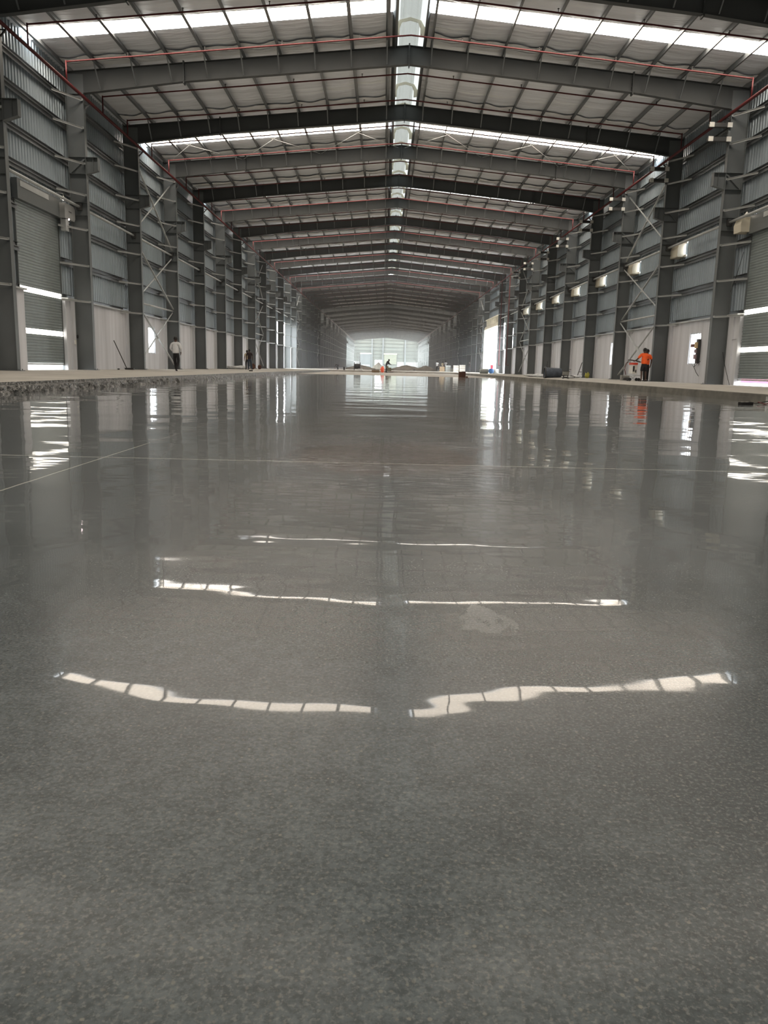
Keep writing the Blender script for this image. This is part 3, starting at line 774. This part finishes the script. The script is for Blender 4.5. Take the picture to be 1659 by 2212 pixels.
# ------------------------------------------------------------------ far gable fittings
for i, (x, lab) in enumerate(((-6.05, 'left post of the far gable wall'), (-1.3, 'middle post of the far gable wall'), (8.3, 'right post of the far gable wall'))):
    q = MB(); q.box(x-.3, x+.3, YE-.7, YE-.26, -.3, ROOF(x)-.1); tag(q.build('gable_post', SHEET), 'grey steel '+lab, 'post', 'gable posts')
q = MB()
for z in (4.5, 6.0, 7.5, 9.0, 10.5, 11.8): q.box(-14.4, 14.4, YE-.3, YE-.1, z, z+.12)
tag(q.build('trim_6', STEEL), 'grey horizontal rails across the far gable', kind='structure')
for k, (xa, xc, zb, z1, lb) in enumerate(((-11.2, -6.5, -.3, 6.0, 'left'), (-.8, 4.6, 1.9, 6.0, 'right'))):
    e = empty('door_%d' % (3+k), ((xa+xc)/2, YE-.45, 0)); tag(e, 'pale roller door in the far gable, the %s one' % lb, kind='structure')
    a = (xc-xa)/2; q = MB(); z = zb
    while z < z1: q.box(-a, a, -.03, .0, z, z+.22); z += .24
    q.build('door_slats', SHEET if k == 0 else mat('green_grey_shutter', (.45, .5, .42), .6), e)
    q = MB(); q.box(-a-.2, a+.2, -.5, .0, z1, z1+.5); q.build('roll_housing', WHITE, e)
for k, (x, y, r, h, lb) in enumerate(((-2.8, 300, 2.6, 2.4, 'tall earth heap in front of the far open door'), (6, 235, 5.5, 1.3, 'low earth heap right of the machine worker'), (9.6, 200, 3.0, 1.2, 'earth heap against the far right wall'), (-7.5, 230, 4.5, 1.1, 'earth heap left of the far open door'))):
    q = MB(); n = 28; rows = []
    for i in range(9):
        t_ = i/8; rr = r*(t_)
        rows.append([(x+rr*cos(2*pi*j/n)*random.uniform(.85, 1.15), y+rr*.8*sin(2*pi*j/n), -.13+h*(1-t_**1.3)*random.uniform(.85, 1.1)) for j in range(n)])
    for i in range(8):
        for j in range(n): q.quad(rows[i][j], rows[i][(j+1) % n], rows[i+1][(j+1) % n], rows[i+1][j])
    tag(q.build('earth_heap', DIRT), lb, 'heap', 'earth heaps')
# scaffold frames by the far left roller door
e = empty('scaffold_frame', (-10.9, 320, -.12), 'thin scaffold frame left of the far roller door', 'scaffold')
q = MB()
for x in (-.6, .6): q.tube([(x, 0, 0), (x, 0, 6.2)], .07, 6)
q.build('upright', DARK, e); q = MB()
for z in (1.5, 3, 4.5, 6): q.tube([(-.6, 0, z), (.6, 0, z)], .05, 6)
q.tube([(-.6, 0, 1.5), (.6, 0, 3)], .05, 6); q.tube([(.6, 0, 3), (-.6, 0, 4.5)], .05, 6); q.build('rung', DARK, e)

# ------------------------------------------------------------------ loose things
def crate(name, loc, sx, sy, sz, m, lb, cat, slats=0, rz=0, group=None):
    e = empty(name, loc, lb, cat, group, rz); q = MB(); q.box(-sx/2, sx/2, -sy/2, sy/2, 0, sz); q.build('body', m, e)
    q = MB()
    for i in range(slats):
        z = sz*(i+.5)/slats; q.box(-sx/2-.015, sx/2+.015, -sy/2-.02, sy/2+.02, z-.02, z+.02)
    if slats: q.build('batten', WOOD, e)
    return e
# brown box standing on the lane
e = empty('brown_box', (5.30, 62.3, -.2), 'small dark brown box standing alone on the floor lane', 'box')
q = MB(); q.box(-.26, .26, -.2, .2, 0, .40); q.build('body', RUST, e)
q = MB(); q.box(-.28, .05, -.22, .22, .40, .43); q.box(.02, .24, -.2, .2, .40, .45); q.build('lid_flap', RUST, e)
q = MB(); q.box(.3, .46, -.1, .1, 0, .08); tag(q.build('brick_piece', RUST), 'brown brick piece on the floor beside the brown box', 'brick').location = (5.30, 62.3, -.2)
# cable spool
e = empty('cable_spool', (-4.25, 105.2, 0), 'black cable spool standing on edge left of the far door', 'spool')
for x in (-.42, .34):
    q = MB(); q.lathe([(.001, x), (.5, x), (.5, x+.08), (.001, x+.08)], (0, 0, .5), 24, 'x'); q.build('flange', BLACK, e)
q = MB(); q.lathe([(.3, -.34), (.33, -.2), (.32, 0), (.33, .2), (.3, .34)], (0, 0, .5), 20, 'x'); q.build('wound_cable', BLACK, e)
crate('small_drum', (-5.9, 104.0, 0), .2, .2, .38, BLACK, 'tiny dark drum on the slab left of the black spool', 'drum')
crate('timber_stack', (-1.75, 97.0, -.2), .9, .7, .3, RUST, 'low stack of dark timber left of the trowel machine', 'timber', 3)
crate('white_bag', (-3.8, 103.2, 0), .55, .4, .2, PLAST, 'pale bag lying at the foot of the black spool', 'bag')
crate('wrapped_pallet', (9.05, 123.5, 0), .75, .8, .95, mat('wrapped_goods', (.45, .5, .5), .4), 'pale wrapped pallet load left of the wider white crate', 'pallet', 2)
crate('wood_crate', (8.15, 123.5, 0), .75, .8, .75, WOOD, 'brown wood crate beside the three standing workers', 'crate', 2)
crate('white_crate', (11.05, 121.5, 0), .85, .8, 1.05, WHITE, 'wide white crate standing on the right slab', 'crate', 3)
crate('white_cabinet', (10.15, 121.8, 0), .8, .8, .98, WHITE, 'white cabinet touching the left side of the wide white crate', 'cabinet', 2)
crate('grey_box', (9.9, 126, 0), .7, .6, .5, GREY, 'low grey box between the white loads on the right slab', 'box')
q = MB(); q.lathe([(.001, -.48), (.24, -.48), (.26, -.4), (.26, .4), (.24, .48), (.001, .48)], (0, 0, .26), 20, 'x')
o = q.build('steel_drum', mat('grey_drum', (.3, .33, .32), .4), smooth=True); o.location = (10.75, 92.5, 0); tag(o, 'grey steel drum lying on its side before the right opening', 'drum')
q = MB(); q.lathe([(.001, -.45), (.3, -.45), (.3, .45), (.001, .45)], (0, 0, .3), 20, 'y'); o = q.build('blue_drum', BLUE, smooth=True); o.location = (12.35, 98.5, 0); tag(o, 'blue round drum lying end on before the right opening', 'drum')
q = MB(); q.lathe([(.001, -.3), (.27, -.3), (.27, .4), (.001, .4)], (0, 0, .27), 20, 'x'); o = q.build('grey_roll', GREY, smooth=True); o.location = (13.0, 99.6, 0); tag(o, 'pale grey roll beside the blue drum', 'roll')
o = crate('red_board', (12.75, 101.0, 0), .35, .1, 1.05, mat('red_board', (.8, .03, .05), .6), 'red board standing behind the blue drum in the opening', 'board')
# tub on its side with small machine
e = empty('tipped_plastic_tub', (9.35, 48.2, 0), 'dark blue grey tub tipped on its side on the right slab', 'tub')
q = MB(); q.lathe([(.001, .52), (.24, .52), (.28, .45), (.31, -.3), (.33, -.42), (.33, -.46), (.29, -.46), (.27, -.3), (.001, .3)], (0, 0, .33), 22, 'x'); q.build('tub_body', TARP, e, smooth=True)
q = MB(); q.lathe([(.30, -.44), (.36, -.45), (.36, -.50), (.30, -.50)], (0, 0, .33), 22, 'x'); q.build('tub_rim', DARK, e)
q = MB(); q.tube([(-.35, -.1, .6), (-.38, -.1, .72), (-.36, -.1, 1.0)], .02, 6); tag(q.build('dark_stick', DARK), 'short dark stick standing up from the tipped tub', 'stick').location = (9.35, 48.2, 0)
e = empty('small_mixer', (9.98, 47.5, 0), 'small grey machine on legs right of the tipped tub', 'machine')
q = MB(); q.box(-.17, .17, -.14, .14, .22, .42); mbd = q.build('motor_body', GREY, e)
q = MB(); q.box(-.2, .2, -.16, .16, .42, .45); q.tube([(.12, 0, .45), (.2, 0, .55), (.3, 0, .55)], .015, 6); q.build('top_plate', DARK, e)
for x in (-.14, .14):
    for yy in (-.12, .12):
        q = MB(); q.bar((x, yy, 0), (x*.8, yy*.8, .24), .03); q.build('leg', DARK, e)
q = MB(); q.box(-.1, .1, -.15, .15, .04, .12); q.build('lower_tray', DARK, mbd)
def lump(name, loc, sx, sy, sz, m, lb, cat, seed=1, group=None):
    rnd = random.Random(seed); bm = bmesh.new(); bmesh.ops.create_icosphere(bm, subdivisions=3, radius=1)
    for v in bm.verts:
        k = 1+.16*sin(v.co.x*5+seed)*cos(v.co.y*4+seed*2)+.12*sin(v.co.z*7+v.co.x*6)+rnd.uniform(-.05, .05)
        v.co = Vector((v.co.x*sx/2*k, v.co.y*sy/2*k, max(0, (v.co.z*.5+.42)*sz*k)))
    me = bpy.data.meshes.new(name); bm.to_mesh(me); bm.free(); me.materials.append(m)
    me.polygons.foreach_set('use_smooth', [True]*len(me.polygons))
    o = bpy.data.objects.new(name, me); COL.objects.link(o); o.location = loc; return tag(o, lb, cat, group)
lump('white_sack', (12.55, 56, 0), .85, .5, .2, PLAST, 'white sack lying left of the leaning black frame', 'sack', 3)
lump('white_sheeting', (10.95, 51.5, 0), .9, .5, .14, PLAST, 'crumpled white sheeting behind the small grey machine', 'sheeting', 4)
lump('pale_rubble', (10.0, 56.5, 0), 1.8, .6, .22, PLAST, 'flat pale rubble pile behind the tipped tub', 'rubble', 5)
lump('dark_debris', (11.3, 52.0, 0), .6, .4, .18, DARK, 'dark scrap heap right of the small grey machine', 'scrap', 6)
lump('yellow_green_sack', (13.6, 56.8, 0), .34, .3, .38, YELL, 'yellow green sack leaning at the foot of a right column', 'sack', 7)
lump('plastic_sheet_heap', (-13.4, 68.6, 0), 2.4, .8, .3, PLAST, 'crumpled pale plastic at the foot of the left wall', 'sheeting', 8)
lump('brown_clod', (-12.3, 71.0, 0), .35, .3, .5, RUST, 'brown block by the left columns, the larger and nearer of two', 'block', 9)
lump('brown_clod', (-12.0, 72.8, 0), .32, .3, .4, RUST, 'smaller brown block just behind the larger one by the left columns', 'block', 10)
crate('dark_brick', (-8.93, 49.5, 0), .22, .12, .07, BLACK, 'dark brick lying near the left slab edge', 'brick')
crate('concrete_block', (13.0, 45.9, 0), .45, .3, .3, GREY, 'grey concrete block left of the orange shirt worker trolley', 'block')
# leaning bar with foot on the right wall, broom on the left
q = MB(); q.bar((13.72, 60.3, .02), (14.02, 60.2, 1.10), .05); q.bar((14.02, 60.2, 1.12), (14.30, 60.2, 1.12), .05); q.bar((13.84, 60.25, .42), (14.1, 60.2, .42), .04)
tag(q.build('leaning_frame', DARK), 'thin black frame leaning on the right masonry', 'frame')
e = empty('push_broom', (-14.1, 41.8, 0), 'dark push broom leaning on the left masonry', 'broom')
q = MB(); q.tube([(0, 0, .06), (-.22, -1.2, 1.43)], .022, 8); q.build('handle', DARK, e)
q = MB(); q.box(-.08, .38, -.1, .06, .04, .09); q.build('head', DARK, e); q = MB(); q.box(-.07, .37, -.08, .04, 0, .04); q.build('bristles', BLACK, e)
crate('pebble', (-14.0, 40.2, 0), .09, .09, .06, BLACK, 'tiny dark stone on the slab left of the broom', 'stone')
# things lying on the lane at the right picture edge
e = empty('extension_socket', (6.95, 17.0, -.2), 'black extension socket lying at the right kerb', 'socket'); e.rotation_euler.z = .5
q = MB(); q.box(-.18, .18, -.05, .05, 0, .06); q.build('socket_strip', BLACK, e); q = MB(); q.box(-.14, -.08, -.02, .02, .06, .064); q.box(.0, .06, -.02, .02, .06, .064); q.build('socket_face', WHITE, e)
crate('white_cement_block', (8.0, 17.9, -.2), .3, .22, .16, PLAST, 'pale block by the right kerb at the picture edge', 'block')
q = MB(); pts = []
for i in range(40):
    t_ = i/39; pts.append((7.1+.9*t_+.1*sin(9*t_), 17.0+.9*sin(5*t_)*(1-t_)+.9*t_, -.19+.12*abs(sin(6*t_))*t_))
q.tube(pts, .01, 6); tag(q.build('black_cable', BLACK), 'tangled black cable beside the extension socket', 'cable')
q = MB(); q.tube([(x+.1, y-.25, z) for x, y, z in pts[10:]], .012, 6); tag(q.build('red_cable', RED), 'short red cable lying by the right kerb', 'cable')
# pink and pale hoarding seen outside under the shutters
for s, nm in ((-1, 'left'), (1, 'right')):
    q = MB(); q.mi = 0; q.box(*sorted((s*24, s*24.1)), 50 if 0 else 20, 75, -.06, 1.2)
    tag(q.build('outside_fence', WHITE if s < 0 else PINK), 'low %s hoarding outside glimpsed under the %s shutter' % (('pale', 'pink')[s > 0], nm), 'fence')

# ------------------------------------------------------------------ people
def skinned(name, pts, edges, mt, parent, sub=2, root=0):
    me = bpy.data.meshes.new(name); me.from_pydata([p[:3] for p in pts], edges, [])
    o = bpy.data.objects.new(name, me); COL.objects.link(o)
    md = o.modifiers.new('s', 'SKIN'); md.use_smooth_shade = True; md.branch_smoothing = .3
    for i, v in enumerate(me.skin_vertices[0].data):
        r = pts[i][3]; v.radius = r if isinstance(r, tuple) else (r, r); v.use_root = (i == root)
    m2 = o.modifiers.new('u', 'SUBSURF'); m2.levels = sub; m2.render_levels = sub
    dg = bpy.context.evaluated_depsgraph_get(); dg.update()
    me2 = bpy.data.meshes.new_from_object(o.evaluated_get(dg)); me2.name = name
    o.modifiers.clear(); o.data = me2; me2.materials.clear(); me2.materials.append(mt)
    me2.polygons.foreach_set('use_smooth', [True]*len(me2.polygons))
    if parent: o.parent = parent
    return o
def person(loc, rz, label, pose, top, low, height=1.7, shorts=False, shoes=BLACK, scale=None):
    """pose: dict of joints (x right, y forward, z up) for a 1.7 m figure; facing +y"""
    J = dict(pel=(0, 0, .93), sp=(0, .0, 1.10), ch=(0, 0, 1.28), nk=(0, .0, 1.44), hd=(0, .03, 1.57), tp=(0, .02, 1.64),
             shL=(-.185, 0, 1.385), elL=(-.25, -.03, 1.12), wrL=(-.25, .04, .88), shR=(.185, 0, 1.385), elR=(.25, -.03, 1.12), wrR=(.25, .04, .88),
             hpL=(-.09, 0, .90), knL=(-.10, .03, .49), anL=(-.10, 0, .09), hpR=(.09, 0, .90), knR=(.10, .03, .49), anR=(.10, 0, .09))
    J.update({k: v for k, v in pose.items() if k not in ('short_sleeve', 'bulk')}); J = {k: Vector(v) for k, v in J.items()}
    e = empty('person', loc, label, 'person', 'workers in the hall', rz); s = height/1.7; e.scale = (s, s, s)
    P = []; E = []
    def add(p, r, link=None):
        P.append((*p, r)); i = len(P)-1
        if link is not None: E.append((link, i))
        return i
    pl = add(J['pel'], .085); sp = add(J['sp'], .08, pl); ch = add(J['ch'], (.10, .075), sp); nk = add(J['nk'], .055, ch)
    fwd = Vector((0, 1, 0)) if 'fwd' not in J else J['fwd'].normalized()
    hd = add(J['hd'], (.078, .092), nk); tp = add(J['tp'], (.07, .082), hd)
    add(J['hd']+fwd*.105+Vector((0, 0, -.01)), .016, hd)                     # nose
    add(J['hd']+fwd*.075+Vector((0, 0, -.075)), .032, hd)                    # chin
    sx = Vector((1, 0, 0))
    for k in (-1, 1): add(J['hd']+sx*k*.088, .018, hd)                       # ears
    for S, k in (('L', -1), ('R', 1)):
        sh = add(J['sh'+S], .048, ch); el = add(J['el'+S], .043, sh); wr = add(J['wr'+S], .028, el)
        d = (J['wr'+S]-J['el'+S]).normalized(); side = d.cross(Vector((0, 1, .01))).normalized()
        if side.length < .1: side = Vector((1, 0, 0))
        fr = Vector((0, 1, 0)) if abs(d.y) < .7 else Vector((1, 0, 0))*-k
        pm = add(J['wr'+S]+d*.06, (.022, .034), wr)
        for j, ln in enumerate((.07, .08, .075, .06)):
            o_ = fr*(.024-.016*j); a_ = add(J['wr'+S]+d*.10+o_, .0095, pm); a2 = add(J['wr'+S]+d*(.10+ln*.5)+o_-sx*k*.008, .0088, a_); add(J['wr'+S]+d*(.10+ln*.85)+o_-sx*k*.026, .0075, a2)
        t1 = add(J['wr'+S]+d*.045+fr*.036, .011, pm); add(J['wr'+S]+d*.085+fr*.055, .0095, t1)
        hp = add(J['hp'+S], .075, pl); kn = add(J['kn'+S], .056, hp); mc = add(J['kn'+S].lerp(J['an'+S], .3)+Vector((0, -.012, 0)), .054, kn)
        an = add(J['an'+S], .036, mc); add(J['an'+S]+Vector((0, .03, -.05)), .034, an); add(J['an'+S]+Vector((0, .15, -.055)), .028, len(P)-1)
    skinned('body', P, E, SKIN, e, 2, 0)
    # shirt
    P = []; E = []
    bk = pose.get('bulk', 1)
    a0 = add(J['pel']+Vector((0, 0, -.05)), (.165*bk, .14*bk)); a1 = add(J['sp'], (.165*bk, .135*bk), a0); a2 = add(J['ch'], (.18, .14), a1); a4 = add(J['ch'].lerp(J['nk'], .55), (.16, .12), a2); a3 = add(J['nk']+Vector((0, 0, .012)), .078, a4)
    for S, k in (('L', -1), ('R', 1)):
        sh = add(J['sh'+S], .09, a4); m_ = J['sh'+S].lerp(J['el'+S], .85); x = add(m_, .066, sh)
        if not pose.get('short_sleeve') : add(J['el'+S], .06, x); add(J['el'+S].lerp(J['wr'+S], .85), .043, len(P)-1)
    skinned('shirt', P, E, top, e, 2, 1)
    P = []; E = []
    a0 = add(J['pel'].lerp(J['sp'], .35), (.125, .10)); a0 = add(J['pel']+Vector((0, 0, -.03)), (.135, .115), a0)
    for S, k in (('L', -1), ('R', 1)):
        hp = add(J['hp'+S].lerp(J['kn'+S], .28), .092, a0); kn = add(J['kn'+S], .075, hp)
        if not shorts: add(J['kn'+S].lerp(J['an'+S], .5), .066, kn); add(J['an'+S]+Vector((0, 0, -.035)), .06, len(P)-1)
    skinned('shorts' if shorts else 'trousers', P, E, low, e, 2, 0)
    for S in 'LR':
        P = []; E = []; a = J['an'+S]
        i = add(a+Vector((0, -.03, -.055)), (.042, .036)); i2 = add(a+Vector((0, .07, -.06)), (.043, .032), i); add(a+Vector((0, .17, -.064)), (.036, .026), i2)
        skinned('shoe', P, E, shoes, e, 2, 0)
    # hair cap
    q = bmesh.new(); bmesh.ops.create_uvsphere(q, u_segments=20, v_segments=12, radius=1)
    bmesh.ops.delete(q, geom=[v for v in q.verts if v.co.z < -.55 or (v.co.y > .45 and v.co.z < .35)], context='VERTS')
    for v in q.verts: v.co = Vector((v.co.x*.098, v.co.y*.112, v.co.z*.115))
    me = bpy.data.meshes.new('hair'); q.to_mesh(me); q.free(); me.materials.append(HAIR); me.polygons.foreach_set('use_smooth', [True]*len(me.polygons))
    h = bpy.data.objects.new('hair', me); COL.objects.link(h); h.parent = e; h.location = J['hd']+Vector((0, -.012, .045))
    return e
# man in white shirt, walking away on the left slab, hands in front pockets
person((-10.87, 39.2, .0), -.05, 'person in a white shirt and black trousers walking away on left slab',
       dict(bulk=1.12, elR=(.27, -.02, 1.12), wrR=(.22, .12, .93), elL=(-.26, .0, 1.12), wrL=(-.16, .16, .96), hpL=(-.08, 0, .9), knL=(-.09, .10, .50), anL=(-.05, .18, .10),
            hpR=(.09, 0, .9), knR=(.13, .0, .50), anR=(.05, -.18, .13)), SHIRTW, CLOTHD, 1.64)
# two workers on the right with the floor grinder
person((12.98, 42.6, 0), .12, 'person in bright orange shirt and black shorts pushing the white grinder',
       dict(short_sleeve=1, elL=(-.30, .16, 1.14), wrL=(-.32, .42, 1.06), elR=(.24, .08, 1.12), wrR=(.05, .34, 1.02), knR=(.12, .02, .49), anR=(.12, -.03, .09)), ORANGE, CLOTHD, 1.72, shorts=True)
person((13.33, 43.25, 0), .2, 'person hidden behind the orange shirt worker, only head and legs showing', dict(short_sleeve=1), ORANGE, CLOTHD, 1.68)
# two people on the left slab farther back
person((-11.25, 62.9, 0), .1, 'person in dark shirt and jeans standing by the left columns', dict(short_sleeve=1, knR=(.14, .02, .49), anR=(.20, 0, .09), knL=(-.10, .0, .5)), MAROON, DENIM, 1.56)
person((-11.60, 63.9, 0), .5, 'person in grey top half hidden left of the dark shirt worker', dict(short_sleeve=1), BEIGECL, CLOTHD, 1.5)
# worker bending over trowel machine in the middle
e = person((-.49, 97.4, -.2), -1.25, 'person in black bending over the trowel machine in mid hall',
       dict(sp=(0, .08, 1.10), ch=(0, .17, 1.25), nk=(0, .27, 1.37), hd=(0, .36, 1.46), tp=(0, .37, 1.53), shL=(-.18, .2, 1.32), shR=(.18, .2, 1.32), elL=(-.2, .35, 1.05), wrL=(-.16, .56, .98), elR=(.2, .35, 1.05), wrR=(.16, .56, .98)), CLOTHD, CLOTHD, 1.72)
e = empty('power_trowel', (-.12, 96.5, -.2), 'dark power trowel machine under the bending worker', 'machine')
q = MB(); q.lathe([(.55, .05), (.58, .05), (.58, .09), (.55, .09)], n=24)
for k in range(3): q.lathe([(.57-.0, .12+.1*k), (.585, .13+.1*k), (.57, .14+.1*k)], n=24)
q.build('guard_ring', DARK, e)
q = MB()
for k in range(4): a_ = k*pi/2+.3; q.bar((.1*cos(a_), .1*sin(a_), .03), (.52*cos(a_), .52*sin(a_), .02), .14, .01)
q.build('trowel_blade', DARK, e)
q = MB(); q.box(-.25, .25, -.2, .2, .2, .62); q.box(-.35, -.1, -.15, .15, .55, .8); q.build('engine', mat('khaki_engine', (.16, .15, .09), .6), e)
q = MB(); q.tube([(-.2, 0, .3), (-.45, 0, .8), (-.7, 0, 1.0)], .03, 8); q.tube([(-.7, -.2, 1.0), (-.7, .2, 1.0)], .02, 8); q.build('handle', DARK, e)
lump('orange_red_sack', (-.95, 99.4, -.2), .45, .4, .75, mat('orange_red', (.85, .12, .05), .7), 'orange red sack standing behind the bending worker', 'sack', 12)
person((-7.0, 108.6, 0), 2.2, 'person in dark clothes crouching over on the far left slab',
       dict(pel=(0, -.2, .62), sp=(0, -.05, .72), ch=(0, .13, .76), nk=(0, .27, .76), hd=(0, .36, .70), tp=(0, .40, .66), shL=(-.17, .15, .72), shR=(.17, .15, .72), elL=(-.2, .3, .5), wrL=(-.15, .42, .3), elR=(.2, .3, .5), wrR=(.15, .42, .3),
            hpL=(-.09, -.2, .60), knL=(-.14, .08, .42), anL=(-.10, -.08, .09), hpR=(.09, -.2, .60), knR=(.14, .08, .42), anR=(.10, -.08, .09)), CLOTHD, CLOTHD, 1.55)
person((7.6, 126.5, 0), 2.6, 'person in pale shirt standing leftmost of the far right group', dict(short_sleeve=1), SHIRTW, CLOTHD, 1.6)
person((8.75, 131.0, 0), -.6, 'person in beige shirt in the middle of the far right group', dict(short_sleeve=1), BEIGECL, CLOTHD, 1.55)
person((9.5, 134.0, 0), .4, 'person in white shirt rightmost of the far right group behind crate', dict(short_sleeve=1), SHIRTW, CLOTHD, 1.75)
person((7.85, 124.4, 0), 1.5, 'person in black squatting low beside the brown wood crate',
       dict(pel=(0, -.15, .38), sp=(0, -.1, .52), ch=(0, .0, .66), nk=(0, .08, .78), hd=(0, .14, .87), tp=(0, .15, .94), shL=(-.17, .02, .72), shR=(.17, .02, .72), elL=(-.2, .15, .5), wrL=(-.1, .35, .45), elR=(.2, .15, .5), wrR=(.1, .35, .45),
            hpL=(-.09, -.15, .34), knL=(-.15, .2, .5), anL=(-.12, .05, .09), hpR=(.09, -.15, .34), knR=(.15, .2, .5), anR=(.12, .05, .09)), CLOTHD, CLOTHD, 1.55)
person((11.9, 119.5, 0), -1.2, 'person in dark clothes standing right of the wide white crate', dict(short_sleeve=1), CLOTHD, CLOTHD, 1.6)
# floor grinder on wheels
e = empty('floor_grinder', (12.62, 43.25, 0), 'white floor grinder trolley with red top pushed by the orange worker', 'machine')
q = MB(); q.prism([(-.17, .40), (.14, .38), (.16, .86), (-.14, .88)], -.2, .2); cb = q.build('cabinet', WHITE, e)
q = MB(); q.box(-.17, .17, -.21, .21, .86, .97); q.build('red_cap', mat('bright_red', (.75, .07, .03), .5), e)
q = MB(); q.box(-.08, .02, -.206, -.2, .5, .8); q.box(.05, .12, -.206, -.2, .45, .6); q.build('warning_plate', DARK, cb)
q = MB(); q.bar((-.42, -.2, .3), (.38, -.2, .3), .04); q.bar((-.42, .2, .3), (.38, .2, .3), .04); q.bar((-.42, -.2, .3), (-.42, .2, .3), .04); q.bar((.38, -.2, .3), (.38, .2, .3), .04)
q.bar((-.2, -.2, .3), (.05, -.2, .06), .03); q.bar((.1, -.2, .3), (-.15, -.2, .06), .03); chs = q.build('chassis', BRACE, e)
for x in (-.2, .28):
    for yy in (-.22, .18):
        q = MB(); q.lathe([(.001, -.0), (.085, 0), (.085, .05), (.001, .05)], (x, yy, .085), 16, 'y'); q.build('wheel', BLACK, chs)
q = MB(); q.lathe([(.001, .03), (.2, .03), (.2, .16), (.001, .2)], (-.3, 0, 0), 16); q.build('grinding_head', DARK, e)
q = MB(); q.tube([(-.26, -.18, .95), (-.25, -.18, 1.12), (.2, -.18, 1.06), (.3, -.18, 1.02)], .018, 8); q.tube([(-.26, .18, .95), (-.25, .18, 1.12), (.2, .18, 1.06), (.3, .18, 1.02)], .018, 8); q.tube([(.3, -.18, 1.02), (.3, .18, 1.02)], .018, 8); q.build('handlebar', BLACK, e)
q = MB(); q.tube([(-.4, -.1, .3), (-.48, -.1, .6), (-.42, -.1, .95), (-.3, -.1, 1.0)], .018, 8); q.build('hose', RED, e)

# ------------------------------------------------------------------ dusty air
vm = bpy.data.materials.new('dusty_air'); vm.use_nodes = True; nt = vm.node_tree; nt.nodes.clear()
vo = nt.nodes.new('ShaderNodeOutputMaterial'); vs = nt.nodes.new('ShaderNodeVolumeScatter')
vs.inputs['Color'].default_value = (.95, .97, 1, 1); vs.inputs['Density'].default_value = .0015; vs.inputs['Anisotropy'].default_value = .2
nt.links.new(vs.outputs[0], vo.inputs['Volume'])
q = MB(); q.box(-14.3, 14.3, 60, YE-2, .05, 12.2)
o = q.build('dusty_air', vm); tag(o, 'thin dusty haze filling the far half of the hall', 'haze', None, 'stuff')
sc.cycles.volume_bounces = 0
